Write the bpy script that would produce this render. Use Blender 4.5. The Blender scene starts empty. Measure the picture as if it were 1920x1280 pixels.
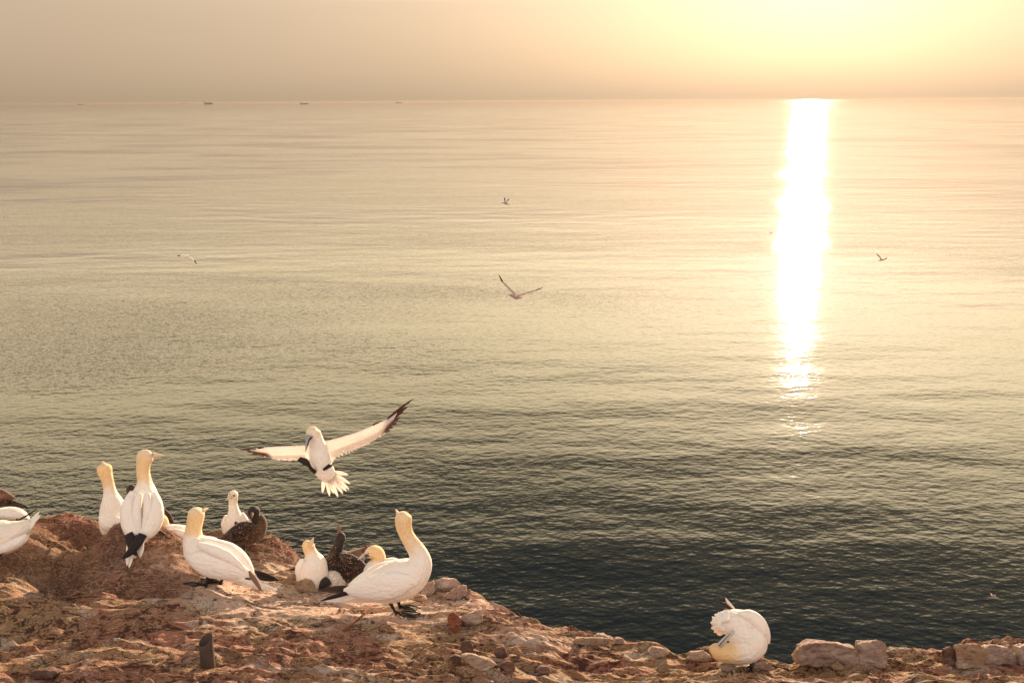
import bpy, bmesh, math, random
import numpy as np
from mathutils import Vector, Matrix, noise as mnoise

# ------------------------------------------------------------------ camera
SC = bpy.context.scene
COL = SC.collection
F = 1700.0                      # focal length in photograph pixels (1920 wide)
CAMH = 50.0
PITCH = math.radians(14.86)
ROLL = math.radians(0.33)
fwd = Vector((0, math.cos(PITCH), -math.sin(PITCH)))
R0 = Vector((1, 0, 0)); U0 = Vector((0, math.sin(PITCH), math.cos(PITCH)))
RT = R0*math.cos(ROLL) - U0*math.sin(ROLL)
UP = R0*math.sin(ROLL) + U0*math.cos(ROLL)
CAM = Vector((0, 0, CAMH))
cd = bpy.data.cameras.new('camera'); cam = bpy.data.objects.new('camera', cd); COL.objects.link(cam)
m = Matrix((RT, UP, -fwd)).transposed().to_4x4(); m.translation = CAM
cam.matrix_world = m
cd.sensor_width = 36.0; cd.lens = F/1920*36.0
cd.clip_start = 0.05; cd.clip_end = 90000
SC.camera = cam
SC.view_settings.view_transform = 'Standard'; SC.view_settings.look = 'None'
SC.view_settings.exposure = 1.10; SC.view_settings.gamma = 1.0
SC.cycles.max_bounces = 6; SC.cycles.use_denoising = True
try:
    SC.cycles.volume_bounces = 0
except Exception: pass

SUN_AZ = math.radians(17.8); SUN_EL = math.radians(8.6)      # azimuth clockwise from +Y
sdir = Vector((math.sin(SUN_AZ)*math.cos(SUN_EL), math.cos(SUN_AZ)*math.cos(SUN_EL), math.sin(SUN_EL)))

# ------------------------------------------------------------------ node helper
class NT:
    def __init__(s, tree): s.t = tree; s.n = tree.nodes; s.l = tree.links
    def new(s, typ, **kw):
        nd = s.n.new(typ)
        for k, v in kw.items(): setattr(nd, k, v)
        return nd
    def put(s, sock, v):
        if isinstance(v, bpy.types.NodeSocket): s.l.new(v, sock)
        elif v is not None:
            if isinstance(v, (tuple, list)) and len(v) == 3 and getattr(sock, 'type', '') == 'RGBA': v = (*v, 1)
            sock.default_value = v
    def math(s, op, a, b=None, c=None, clamp=False):
        nd = s.new('ShaderNodeMath', operation=op, use_clamp=clamp)
        for i, v in enumerate((a, b, c)):
            if v is not None: s.put(nd.inputs[i], v)
        return nd.outputs[0]
    def vmath(s, op, a, b=None, scale=None):
        nd = s.new('ShaderNodeVectorMath', operation=op)
        s.put(nd.inputs[0], a)
        if b is not None: s.put(nd.inputs[1], b)
        if scale is not None: s.put(nd.inputs['Scale'], scale)
        return nd.outputs['Value'] if op in ('DOT_PRODUCT', 'LENGTH') else nd.outputs[0]
    def mix(s, fac, a, b, blend='MIX'):
        nd = s.new('ShaderNodeMix', data_type='RGBA', blend_type=blend)
        s.put(nd.inputs[0], fac); s.put(nd.inputs[6], a); s.put(nd.inputs[7], b)
        return nd.outputs[2]
    def noise(s, vec, scale, detail=2.0, rough=0.5, dist=0.0, out='Fac', dims='3D', typ=None):
        nd = s.new('ShaderNodeTexNoise', noise_dimensions=dims)
        if typ: nd.noise_type = typ
        s.put(nd.inputs['Vector'], vec); s.put(nd.inputs['Scale'], scale); s.put(nd.inputs['Detail'], detail)
        s.put(nd.inputs['Roughness'], rough); s.put(nd.inputs['Distortion'], dist)
        return nd.outputs[out]
    def ramp(s, fac, stops, interp='LINEAR'):
        nd = s.new('ShaderNodeValToRGB'); nd.color_ramp.interpolation = interp
        e = nd.color_ramp.elements
        while len(e) < len(stops): e.new(0.5)
        for i, (p, c) in enumerate(stops):
            e[i].position = p
            e[i].color = (c, c, c, 1) if isinstance(c, (int, float)) else (*c, 1)
        s.put(nd.inputs[0], fac); return nd.outputs[0]
    def smooth(s, v, lo, hi):
        nd = s.new('ShaderNodeMapRange', interpolation_type='SMOOTHSTEP')
        s.put(nd.inputs[0], v); nd.inputs[1].default_value = lo; nd.inputs[2].default_value = hi
        return nd.outputs[0]
    def mapping(s, vec, scale=(1, 1, 1), rot=(0, 0, 0)):
        nd = s.new('ShaderNodeMapping'); s.put(nd.inputs[0], vec)
        nd.inputs['Rotation'].default_value = rot; nd.inputs['Scale'].default_value = scale
        return nd.outputs[0]

# ------------------------------------------------------------------ world (hazy gold evening sky)
W = bpy.data.worlds.new('World'); SC.world = W; W.use_nodes = True
w = NT(W.node_tree); w.n.clear()
tc = w.new('ShaderNodeTexCoord'); gdir = tc.outputs['Generated']
sep = w.new('ShaderNodeSeparateXYZ'); w.put(sep.inputs[0], gdir)
zc = w.math('MAXIMUM', sep.outputs[2], 0.004)
comb = w.new('ShaderNodeCombineXYZ'); w.put(comb.inputs[0], sep.outputs[0]); w.put(comb.inputs[1], sep.outputs[1]); w.put(comb.inputs[2], zc)
dirn = w.vmath('NORMALIZE', comb.outputs[0])
sky = w.new('ShaderNodeTexSky', sky_type='NISHITA'); sky.sun_disc = False
sky.sun_elevation = SUN_EL; sky.sun_rotation = SUN_AZ; sky.altitude = 50; sky.dust_density = 4.0; sky.air_density = 1.0; sky.ozone_density = 1.0
w.put(sky.inputs[0], dirn)
SKY_STRENGTH = 0.068
# the haze scatters sunlight: a warm veil strongest round the sun, thinner to the sides
cosang = w.vmath('DOT_PRODUCT', dirn, tuple(sdir))
ang = w.math('ARCCOSINE', w.math('MINIMUM', cosang, 0.99999))
g1 = w.math('EXPONENT', w.math('MULTIPLY', ang, -1.9))
el = w.math('ARCSINE', zc)
lowf = w.math('EXPONENT', w.math('MULTIPLY', el, -20.0))       # dim dusty band on the horizon
# haze layer: brightest 10 to 20 degrees up where the low sun lights it, thin overhead
er = w.ramp(w.math('DIVIDE', el, 1.5708), [(0.0, .187), (.062, .215), (.10, .58), (.16, .97), (.22, .88), (.28, .16), (.38, .05), (1.0, .08)])
E = w.math('MULTIPLY', er, 5.0)
lowt = w.mix(lowf, (1, 1, 1), (1.0, .985, .90))
yel = w.mix(w.smooth(el, .11, .22), (1, 1, 1), (1.0, 1.04, .84))
g3 = w.math('EXPONENT', w.math('MULTIPLY', ang, -7.0))
veil = w.vmath('ADD', w.vmath('ADD', (2.95, 2.22, 1.60), w.vmath('SCALE', (3.75, 2.95, 2.1), scale=g1)), w.vmath('SCALE', (.3, .3, 1.2), scale=g3))
veil = w.vmath('SCALE', w.mix(w.smooth(el, .40, .66), w.vmath('MULTIPLY', veil, yel), (3.3, 3.35, 3.5)), scale=E)
back = w.smooth(w.math('MULTIPLY', sep.outputs[1], -1.0), -.25, .55)     # the eastern sky behind the camera, brightened as added fill for birds and rock
veil = w.mix(back, veil, (9.0, 7.7, 6.7))
band = w.math('SUBTRACT', 1.0, w.math('MULTIPLY', lowf, 0.17))
nish = w.vmath('MULTIPLY', sky.outputs[0], (0.07, 0.06, 0.045))
tot = w.vmath('ADD', nish, w.vmath('SCALE', w.vmath('MULTIPLY', veil, lowt), scale=band))
soft = w.noise(w.mapping(dirn, (1.5, 1.5, 9)), 2.0, 3.0, 0.5)
tot = w.vmath('SCALE', tot, scale=w.math('ADD', 0.96, w.math('MULTIPLY', soft, 0.08)))
bg = w.new('ShaderNodeBackground'); w.put(bg.inputs[0], tot); bg.inputs[1].default_value = SKY_STRENGTH
wo = w.new('ShaderNodeOutputWorld'); w.l.new(bg.outputs[0], wo.inputs[0])

# ------------------------------------------------------------------ sun
sl = bpy.data.lights.new('sun', 'SUN'); sl.energy = 5.0; sl.angle = math.radians(0.55); sl.color = (1.0, 0.72, 0.48)
so = bpy.data.objects.new('sun', sl); COL.objects.link(so); so.location = CAM + sdir*60
so.rotation_euler = sdir.to_track_quat('Z', 'Y').to_euler()

# ------------------------------------------------------------------ geometry helpers
def P(px, py, d):
    """world point seen at photograph pixel (px, py), d metres along the view axis"""
    return CAM + fwd*d + RT*((px-960)/F*d) + UP*((640-py)/F*d)
def proj(p):
    q = p-CAM; d = q.dot(fwd)
    return 960+q.dot(RT)/d*F, 640-q.dot(UP)/d*F, d

def link_mesh(name, verts, faces, mat, parent=None, smooth=True, attr=None, mods=None):
    me = bpy.data.meshes.new(name)
    o = bpy.data.objects.new(name, me); COL.objects.link(o)
    base = parent_base.get(parent.name, Vector()) if parent else Vector()
    me.from_pydata([tuple(Vector(v)-base) for v in verts], [], faces)
    me.materials.append(mat)
    if attr is not None:
        q = [x if isinstance(x, tuple) else (x, v[0], v[2]) for x, v in zip(attr, verts)]
        a = me.attributes.new('tint', 'FLOAT', 'POINT'); a.data.foreach_set('value', [float(x[0]) for x in q])
        a = me.attributes.new('feather', 'FLOAT_VECTOR', 'POINT'); a.data.foreach_set('vector', [c for x in q for c in (x[1], x[2], 0.0)])
    if smooth: me.polygons.foreach_set('use_smooth', [True]*len(me.polygons))
    me.update()
    if parent: o.parent = parent; parent_base[o.name] = base
    return o
parent_base = {}
def thing(name, loc, label, cat, group=None):
    o = bpy.data.objects.new(name, None); COL.objects.link(o); o.location = loc
    o.empty_display_size = 0.1
    o['label'] = label; o['category'] = cat
    if group: o['group'] = group
    parent_base[o.name] = Vector(loc)
    return o
def tag(o, label=None, cat=None, group=None, kind=None):
    if label: o['label'] = label
    if cat: o['category'] = cat
    if group: o['group'] = group
    if kind: o['kind'] = kind
    return o

def crom(pts, n):
    """Catmull-Rom through rows of pts (numpy k x c), n samples"""
    pts = np.array(pts, float); k = len(pts)
    seg = np.linalg.norm(np.diff(pts[:, :3], axis=0), axis=1)**0.5 + 1e-9
    t = np.concatenate([[0], np.cumsum(seg)]); ts = np.linspace(0, t[-1], n)
    ext = np.vstack([2*pts[0]-pts[1], pts, 2*pts[-1]-pts[-2]])
    te = np.concatenate([[t[0]-seg[0]], t, [t[-1]+seg[-1]]])
    out = []
    for u in ts:
        i = min(max(np.searchsorted(t, u, side='right')-1, 0), k-2)
        p0, p1, p2, p3 = ext[i:i+4]; t0, t1, t2, t3 = te[i:i+4]
        A1 = (t1-u)/(t1-t0)*p0+(u-t0)/(t1-t0)*p1; A2 = (t2-u)/(t2-t1)*p1+(u-t1)/(t2-t1)*p2; A3 = (t3-u)/(t3-t2)*p2+(u-t2)/(t3-t2)*p3
        B1 = (t2-u)/(t2-t0)*A1+(u-t0)/(t2-t0)*A2; B2 = (t3-u)/(t3-t1)*A2+(u-t1)/(t3-t1)*A3
        out.append((t2-u)/(t2-t1)*B1+(u-t1)/(t2-t1)*B2)
    return np.array(out)

def loft(st, d, n=34, seg=22, jitter=0.0, seed=0):
    """closed tube through stations (px, py, dz, r_in_image, r_in_depth[, tint]); radii in photo pixels at depth d"""
    rows = []
    for s in st:
        px, py, dz, r1, r2 = s[:5]; tn = s[5] if len(s) > 5 else 0.0
        c = P(px, py, d+dz)*1.0
        rows.append([c.x, c.y, c.z, max(r1, .01)*d/F, max(r2, .01)*d/F, tn])
    R = crom(rows, n); C = R[:, :3]
    T = np.gradient(C, axis=0); T /= np.linalg.norm(T, axis=1)[:, None]+1e-12
    fw = np.array(fwd); V = []; Tn = []; Fc = []
    N1s = []
    prev = None
    for i in range(n):
        n1 = np.cross(T[i], fw)
        if np.linalg.norm(n1) < .25: n1 = prev if prev is not None else np.array(UP)
        n1 = n1/np.linalg.norm(n1)
        if prev is not None and np.dot(n1, prev) < 0: n1 = -n1
        prev = n1; N1s.append(n1)
    rnd = random.Random(seed); al = np.concatenate([[0], np.cumsum(np.linalg.norm(np.diff(C, axis=0), axis=1))]); rm = float(R[:, 3].mean())
    for i in range(n):
        n1 = N1s[i]; n2 = np.cross(T[i], n1)
        r1 = max(R[i, 3], 1e-4); r2 = max(R[i, 4], 1e-4)
        for j in range(seg):
            a = 2*math.pi*j/seg; jj = 1+jitter*(rnd.random()-.5)
            V.append(tuple(C[i]+n1*r1*math.cos(a)*jj+n2*r2*math.sin(a)*jj)); Tn.append((R[i, 5], float(al[i])+st[0][0]*.01, 1.1*rm*a+st[0][1]*.01))
    for i in range(n-1):
        for j in range(seg):
            k = (j+1) % seg
            Fc.append((i*seg+j, i*seg+k, (i+1)*seg+k, (i+1)*seg+j))
    c0 = len(V); V.append(tuple(C[0]-T[0]*min(R[0, 3], R[0, 4])*.35)); Tn.append(R[0, 5])
    V.append(tuple(C[-1]+T[-1]*min(R[-1, 3], R[-1, 4])*.35)); Tn.append(R[-1, 5])
    for j in range(seg):
        k = (j+1) % seg
        Fc.append((c0, k, j)); Fc.append((c0+1, (n-1)*seg+j, (n-1)*seg+k))
    return V, Fc, Tn
def join(parts):
    V = []; Fc = []; Tn = []
    for v, f, t in parts:
        o = len(V); V += v; Fc += [tuple(i+o for i in q) for q in f]; Tn += t
    return V, Fc, Tn
def add(name, parts, mat, parent, smooth=True):
    V, Fc, Tn = join(parts)
    return link_mesh(name, V, Fc, mat, parent, smooth, Tn)

def blade(a, b, d, wpx, thick=.004, bend=0.0, tint=0, n=12, dz0=0.0, dz1=0.0, base=.8):
    """flat feather from pixel a to pixel b, widest in the middle, tapering to a tip"""
    (x0, y0), (x1, y1) = a, b
    st = []
    dx, dy = x1-x0, y1-y0; L = math.hypot(dx, dy)+1e-6; nx, ny = -dy/L, dx/L
    for t, wf in ((0, base), (.35, 1.0), (.7, .8), (.9, .45), (1, .06)):
        bx = bend*4*t*(1-t)
        st.append((x0+dx*t+nx*bx, y0+dy*t+ny*bx, dz0+(dz1-dz0)*t, wpx*wf, max(thick*F/d*(1-.6*t), .2), tint))
    return loft(st, d, n, 10)

# ------------------------------------------------------------------ materials
def newmat(name):
    mt = bpy.data.materials.new(name); mt.use_nodes = True
    t = NT(mt.node_tree); t.n.clear()
    out = t.new('ShaderNodeOutputMaterial'); b = t.new('ShaderNodeBsdfPrincipled'); t.l.new(b.outputs[0], out.inputs[0])
    return mt, t, b, out

def plumage(name, c0, c1, bump=.5, sc=95, sheen=.25, trans=0.0, mott=.06):
    mt, t, b, out = newmat(name)
    tcn = t.new('ShaderNodeTexCoord'); ob = tcn.outputs['Object']
    at = t.new('ShaderNodeAttribute', attribute_name='tint')
    n1 = t.noise(ob, 22, 4, .6)
    n2 = t.noise(ob, sc, 3, .6)
    f = t.math('ADD', at.outputs['Fac'], t.math('MULTIPLY', t.math('SUBTRACT', n1, .5), .25), clamp=True)
    c = t.mix(t.smooth(f, .08, .92), c0, c1)
    c = t.mix(t.math('MULTIPLY', t.smooth(n1, .45, .8), mott*3), c, tuple(x*.72 for x in c0))
    t.put(b.inputs['Base Color'], c); b.inputs['Roughness'].default_value = .75
    b.inputs['Specular IOR Level'].default_value = .2
    b.inputs['Sheen Weight'].default_value = sheen; b.inputs['Sheen Roughness'].default_value = .4
    bp = t.new('ShaderNodeBump'); bp.inputs['Strength'].default_value = bump; bp.inputs['Distance'].default_value = .011
    fa = t.new('ShaderNodeAttribute', attribute_name='feather')
    fv = t.vmath('ADD', t.mapping(fa.outputs['Vector'], (.42, 1, 1)), t.vmath('SCALE', t.noise(ob, 14, 2, .5, out='Color'), scale=.012))
    vo = t.new('ShaderNodeTexVoronoi', feature='SMOOTH_F1'); t.put(vo.inputs['Vector'], fv); vo.inputs['Scale'].default_value = 62; vo.inputs['Smoothness'].default_value = .25
    h = t.math('ADD', t.math('ADD', t.math('MULTIPLY', n2, .45), n1), t.math('MULTIPLY', vo.outputs['Distance'], -1.3)); t.put(bp.inputs['Height'], h); t.l.new(bp.outputs[0], b.inputs['Normal'])
    if trans > 0:
        tr = t.new('ShaderNodeBsdfTranslucent'); t.put(tr.inputs[0], c)
        mx = t.new('ShaderNodeMixShader'); mx.inputs[0].default_value = trans
        t.l.new(b.outputs[0], mx.inputs[1]); t.l.new(tr.outputs[0], mx.inputs[2]); t.l.new(mx.outputs[0], out.inputs[0])
    return mt
M = {}
M['white'] = plumage('white_plumage', (.86, .80, .74), (.82, .57, .29))
M['wing'] = plumage('white_wing_feathers', (.86, .81, .76), (.50, .36, .28), bump=.35, sc=60)
M['flight'] = plumage('white_flight_feathers', (.92, .87, .82), (.20, .075, .05), trans=.5, bump=.4, sc=60)
M['dark'] = plumage('black_primaries', (.025, .018, .018), (.22, .12, .08), sheen=.1)
M['darktrans'] = plumage('brown_primaries', (.09, .035, .028), (.20, .10, .07), sheen=.1, trans=.3)
M['leg'] = plumage('dark_leg_skin', (.03, .024, .022), (.09, .08, .07), sheen=0)
M['bill'] = plumage('grey_blue_bill', (.50, .48, .47), (.30, .30, .33), sheen=0, bump=.05)
M['billp'] = plumage('pale_horn_bill', (.70, .56, .42), (.4, .3, .25), sheen=0, bump=.05)
M['billd'] = plumage('dark_horn_bill', (.16, .09, .07), (.4, .3, .25), sheen=0, bump=.05)
def eye_mat():
    mt, t, b, out = newmat('eye'); b.inputs['Base Color'].default_value = (.012, .014, .02, 1); b.inputs['Roughness'].default_value = .15
    return mt
M['eye'] = eye_mat()
def juv_mat():
    mt, t, b, out = newmat('speckled_brown_plumage')
    tcn = t.new('ShaderNodeTexCoord'); ob = tcn.outputs['Object']
    at = t.new('ShaderNodeAttribute', attribute_name='tint')
    fa = t.new('ShaderNodeAttribute', attribute_name='feather')
    v = t.new('ShaderNodeTexVoronoi'); t.put(v.inputs['Vector'], t.mapping(fa.outputs['Vector'], (.75, 1, 1))); v.inputs['Scale'].default_value = 112; v.inputs['Randomness'].default_value = .75
    n1 = t.noise(ob, 18, 3, .6)
    base = t.mix(t.smooth(n1, .35, .7), (.016, .011, .010), (.065, .034, .024))
    base = t.mix(at.outputs['Fac'], base, (.22, .12, .075))
    dot = t.math('LESS_THAN', v.outputs['Distance'], t.math('ADD', .09, t.math('MULTIPLY', n1, .32)))
    c = t.mix(t.math('MULTIPLY', dot, .9), base, (.44, .34, .25))
    t.put(b.inputs['Base Color'], c); b.inputs['Roughness'].default_value = .8; b.inputs['Sheen Weight'].default_value = .2
    b.inputs['Specular IOR Level'].default_value = .15
    bp = t.new('ShaderNodeBump'); bp.inputs['Strength'].default_value = .5; bp.inputs['Distance'].default_value = .006
    t.put(bp.inputs['Height'], t.noise(ob, 90, 3, .6)); t.l.new(bp.outputs[0], b.inputs['Normal'])
    return mt
M['juv'] = juv_mat()
M['juvhead'] = plumage('dark_brown_head_plumage', (.035, .025, .024), (.13, .07, .05), bump=.5)

def rock_mat(name, tone=0, sc=1.0):
    mt, t, b, out = newmat(name)
    geo = t.new('ShaderNodeNewGeometry'); pos = geo.outputs['Position']
    mp = t.mapping(pos, (.75, 1.35, 2.2), (0, 0, .22))
    warp = t.noise(pos, 2.2*sc, 3, .55, out='Color')
    pw = t.vmath('ADD', mp, t.vmath('SCALE', t.vmath('SUBTRACT', warp, (.5, .5, .5)), scale=.45))
    nA = t.noise(pw, 1.5*sc, 5, .62); nB = t.noise(pw, 5.5*sc, 6, .66); nC = t.noise(pw, 21*sc, 6, .7); nD = t.noise(pw, 75*sc, 4, .7)
    nE = t.noise(t.vmath('ADD', pw, (7.3, 2.1, 4.4)), 3.1*sc, 6, .68)
    K = .78
    if tone == 0:      # pink sandstone crusted with ochre guano
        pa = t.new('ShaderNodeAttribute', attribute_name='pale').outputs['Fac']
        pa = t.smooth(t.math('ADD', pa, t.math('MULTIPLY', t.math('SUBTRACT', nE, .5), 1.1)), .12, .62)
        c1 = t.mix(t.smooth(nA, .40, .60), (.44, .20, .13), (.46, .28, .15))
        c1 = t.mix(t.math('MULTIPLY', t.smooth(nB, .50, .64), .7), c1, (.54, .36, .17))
        c2 = t.mix(t.smooth(nA, .38, .62), (.82, .55, .44), (.78, .58, .44))  # guano-pale tone, raised to paint in the sunlit look of the slab
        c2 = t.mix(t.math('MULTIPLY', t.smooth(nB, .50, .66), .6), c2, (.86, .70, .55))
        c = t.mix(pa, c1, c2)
    elif tone == 1:    # grey-pink broken stone
        c = t.mix(t.smooth(nB, .35, .65), (.34, .23, .19), (.55, .42, .35))
    elif tone == 2:    # dark brown
        c = t.mix(t.smooth(nB, .35, .65), (.12, .065, .05), (.26, .15, .12))
    elif tone == 3:    # pale slab
        c = t.mix(t.smooth(nB, .35, .65), (.36, .23, .15), (.55, .40, .28))
    elif tone == 4:    # red
        c = t.mix(t.smooth(nB, .35, .65), (.26, .075, .045), (.46, .17, .10))
    white = t.math('MULTIPLY', t.smooth(t.math('ADD', t.math('MULTIPLY', nE, .7), t.math('MULTIPLY', nC, .3)), .53, .62), .8 if tone != 2 else .2)
    c = t.mix(white, c, (.74, .64, .57))
    if tone == 0:
        c = t.mix(t.math('MULTIPLY', t.math('SUBTRACT', 1.0, t.smooth(nC, .36, .44)), .45), c, (.78, .56, .44))
        c = t.mix(t.math('MULTIPLY', t.math('SUBTRACT', 1.0, t.smooth(nD, .36, .42)), .6), c, (.80, .68, .60))
        dark = t.smooth(t.math('ADD', t.math('MULTIPLY', nC, .62), t.math('MULTIPLY', t.math('SUBTRACT', 1.0, nE), .38)), .528, .556)
        c = t.mix(t.math('MULTIPLY', t.math('MULTIPLY', dark, t.math('SUBTRACT', 1.0, t.math('MULTIPLY', pa, .55))), .9), c, (.10, .045, .035))
        dark2 = t.smooth(t.math('ADD', t.math('MULTIPLY', nD, .62), t.math('MULTIPLY', nB, .38)), .545, .575)
        c = t.mix(t.math('MULTIPLY', dark2, .75), c, (.09, .042, .034))
        ck = t.new('ShaderNodeTexVoronoi', feature='DISTANCE_TO_EDGE'); t.put(ck.inputs['Vector'], t.vmath('ADD', t.mapping(pw, (.8, 1.5, 1)), t.vmath('SCALE', t.noise(pos, 9, 3, .6, out='Color'), scale=.16))); ck.inputs['Scale'].default_value = 2.6
        crack = t.math('SUBTRACT', 1.0, t.smooth(ck.outputs['Distance'], .004, .028))
        crack = t.math('MULTIPLY', crack, t.smooth(nB, .38, .52))
        c = t.mix(t.math('MULTIPLY', crack, .8), c, (.09, .045, .034))
        # brown trampled nest material on the mounds
        at = t.new('ShaderNodeAttribute', attribute_name='tint')
        fib = t.noise(t.mapping(pw, (30, 30, 6), (.5, .3, .8)), 3.2, 4, .7)
        brn = t.mix(t.smooth(fib, .40, .64), (.10, .045, .032), (.44, .25, .17))
        c = t.mix(t.math('MULTIPLY', at.outputs['Fac'], .92), c, brn)
    else:
        c = t.mix(t.math('MULTIPLY', t.smooth(nC, .52, .62), .6), c, (.14, .08, .065))
    t.put(b.inputs['Base Color'], c); b.inputs['Roughness'].default_value = .88; b.inputs['Specular IOR Level'].default_value = .25
    b1 = t.new('ShaderNodeBump'); b1.inputs['Strength'].default_value = .9; b1.inputs['Distance'].default_value = .055 if tone == 0 else .03
    hh_ = t.math('ADD', nC, t.math('MULTIPLY', nD, .35))
    if tone == 0: hh_ = t.math('SUBTRACT', hh_, t.math('MULTIPLY', crack, .35))
    t.put(b1.inputs['Height'], hh_)
    b2 = t.new('ShaderNodeBump'); b2.inputs['Strength'].default_value = .7; b2.inputs['Distance'].default_value = .010
    t.put(b2.inputs['Height'], t.noise(pos, 130, 3, .75)); t.l.new(b1.outputs[0], b2.inputs['Normal'])
    t.l.new(b2.outputs[0], b.inputs['Normal'])
    return mt
for i, nm in enumerate(('cliff_rock', 'grey_pink_stone', 'dark_stone', 'pale_stone', 'red_stone')): M['rock%d' % i] = rock_mat(nm, i)

# ------------------------------------------------------------------ sea
def sea_mat():
    mt, t, b, out = newmat('sea_water')
    geo = t.new('ShaderNodeNewGeometry'); pos = geo.outputs['Position']
    sep = t.new('ShaderNodeSeparateXYZ'); t.put(sep.inputs[0], pos)
    def slope(scale, stretch, rot, amp, e, detail, off, mod=None):
        def h(dx, dy):
            p = t.vmath('ADD', pos, (dx+off, dy-off*1.7, 0))
            q = t.mapping(p, (stretch, 1, 1), (0, 0, rot))
            return t.noise(q, scale, detail, .5, 0.0, dims='2D')
        h0 = h(0, 0); k = amp/e
        sx = t.math('MULTIPLY', t.math('SUBTRACT', h(e, 0), h0), k)
        sy = t.math('MULTIPLY', t.math('SUBTRACT', h(0, e), h0), k)
        c = t.new('ShaderNodeCombineXYZ'); t.put(c.inputs[0], sx); t.put(c.inputs[1], sy)
        return c.outputs[0]
    patch = t.noise(t.mapping(pos, (.35, 1, 1), (0, 0, -.12)), .012, 3, .6, dims='2D')
    pm = t.smooth(patch, .34, .66)
    S = slope(.022, .3, -.10, .40, 3.0, 1.0, 31.0)                       # long low swell
    S = t.vmath('ADD', S, slope(.10, .36, -.16, .21, .7, 1.0, 11.0))
    mid = t.vmath('ADD', slope(.34, .55, .10, .090, .22, 1.0, 5.0), slope(.85, .6, -.30, .082, .08, 1.0, 57.0))
    fine = t.vmath('ADD', slope(2.2, .65, .2, .044, .035, 1.0, 91.0), slope(5.5, .7, -.15, .008, .014, 1.0, 17.0))
    rr = t.vmath('LENGTH', t.vmath('MULTIPLY', pos, (1, 1, 0)))
    f1 = t.math('SUBTRACT', 1.0, t.smooth(rr, 3000, 9000)); f2 = t.math('SUBTRACT', 1.0, t.math('MULTIPLY', t.smooth(rr, 5000, 25000), .7))
    mid = t.vmath('SCALE', mid, scale=f2); fine = t.vmath('SCALE', fine, scale=f1)
    S = t.vmath('ADD', S, t.vmath('SCALE', mid, scale=t.math('ADD', .5, t.math('MULTIPLY', pm, .7))))
    S = t.vmath('ADD', S, t.vmath('SCALE', fine, scale=t.math('ADD', .35, t.math('MULTIPLY', pm, .8))))
    S = t.vmath('MULTIPLY', S, (.76, 1.12, 1))
    nrm = t.vmath('NORMALIZE', t.vmath('SUBTRACT', (0, 0, 1), S))
    t.l.new(nrm, b.inputs['Normal'])
    b.inputs['Base Color'].default_value = (.007, .013, .017, 1)
    b.inputs['Roughness'].default_value = .045; b.inputs['IOR'].default_value = 1.34
    return mt
M['sea'] = sea_mat()
def build_sea():
    rad = [12, 40, 100, 250, 600, 1500, 4000, 10000, 25000, 60000]; n = 160
    V = [(0, 0, 0)]; Fc = []
    for r in rad:
        for j in range(n): V.append((r*math.sin(2*math.pi*j/n), r*math.cos(2*math.pi*j/n), 0))
    for j in range(n): Fc.append((0, 1+(j+1) % n, 1+j))
    for i in range(len(rad)-1):
        for j in range(n):
            k = (j+1) % n; a = 1+i*n
            Fc.append((a+j, a+k, a+n+k, a+n+j))
    o = link_mesh('sea', V, Fc, M['sea'], smooth=False); tag(o, kind='structure', label='calm golden sea reaching to the horizon')
    for p in o.data.polygons: pass
    bm = bmesh.new(); bm.from_mesh(o.data); bmesh.ops.recalc_face_normals(bm, faces=bm.faces)
    if bm.faces[:][0].normal.z < 0: bmesh.ops.reverse_faces(bm, faces=bm.faces)
    bm.to_mesh(o.data); bm.free()
build_sea()

# ------------------------------------------------------------------ cliff top
def pnoise(x, y, seed=0):
    xi = np.floor(x).astype(np.int64); yi = np.floor(y).astype(np.int64); xf = x-xi; yf = y-yi
    def g(ix, iy):
        hsh = (ix*374761393 + iy*668265263 + seed*982451653) & 0xffffffff
        hsh = ((hsh ^ (hsh >> 13))*1274126177) & 0xffffffff
        a = (hsh ^ (hsh >> 16))/4294967296.0*2*np.pi
        return np.cos(a), np.sin(a)
    u = xf*xf*xf*(xf*(xf*6-15)+10); v = yf*yf*yf*(yf*(yf*6-15)+10)
    r = []
    for dx, dy in ((0, 0), (1, 0), (0, 1), (1, 1)):
        gx, gy = g(xi+dx, yi+dy); r.append(gx*(xf-dx)+gy*(yf-dy))
    return (r[0]*(1-u)+r[1]*u)*(1-v)+(r[2]*(1-u)+r[3]*u)*v
def fbm(x, y, f, o, g=.5, seed=0, ridge=False):
    a = 1.0; s = 0
    for i in range(o):
        nn = pnoise(x*f, y*f, seed+i*7)
        if ridge: nn = .5-np.abs(nn)*1.6
        s = s+nn*a; f *= 2.03; a *= g
    return s

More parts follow.
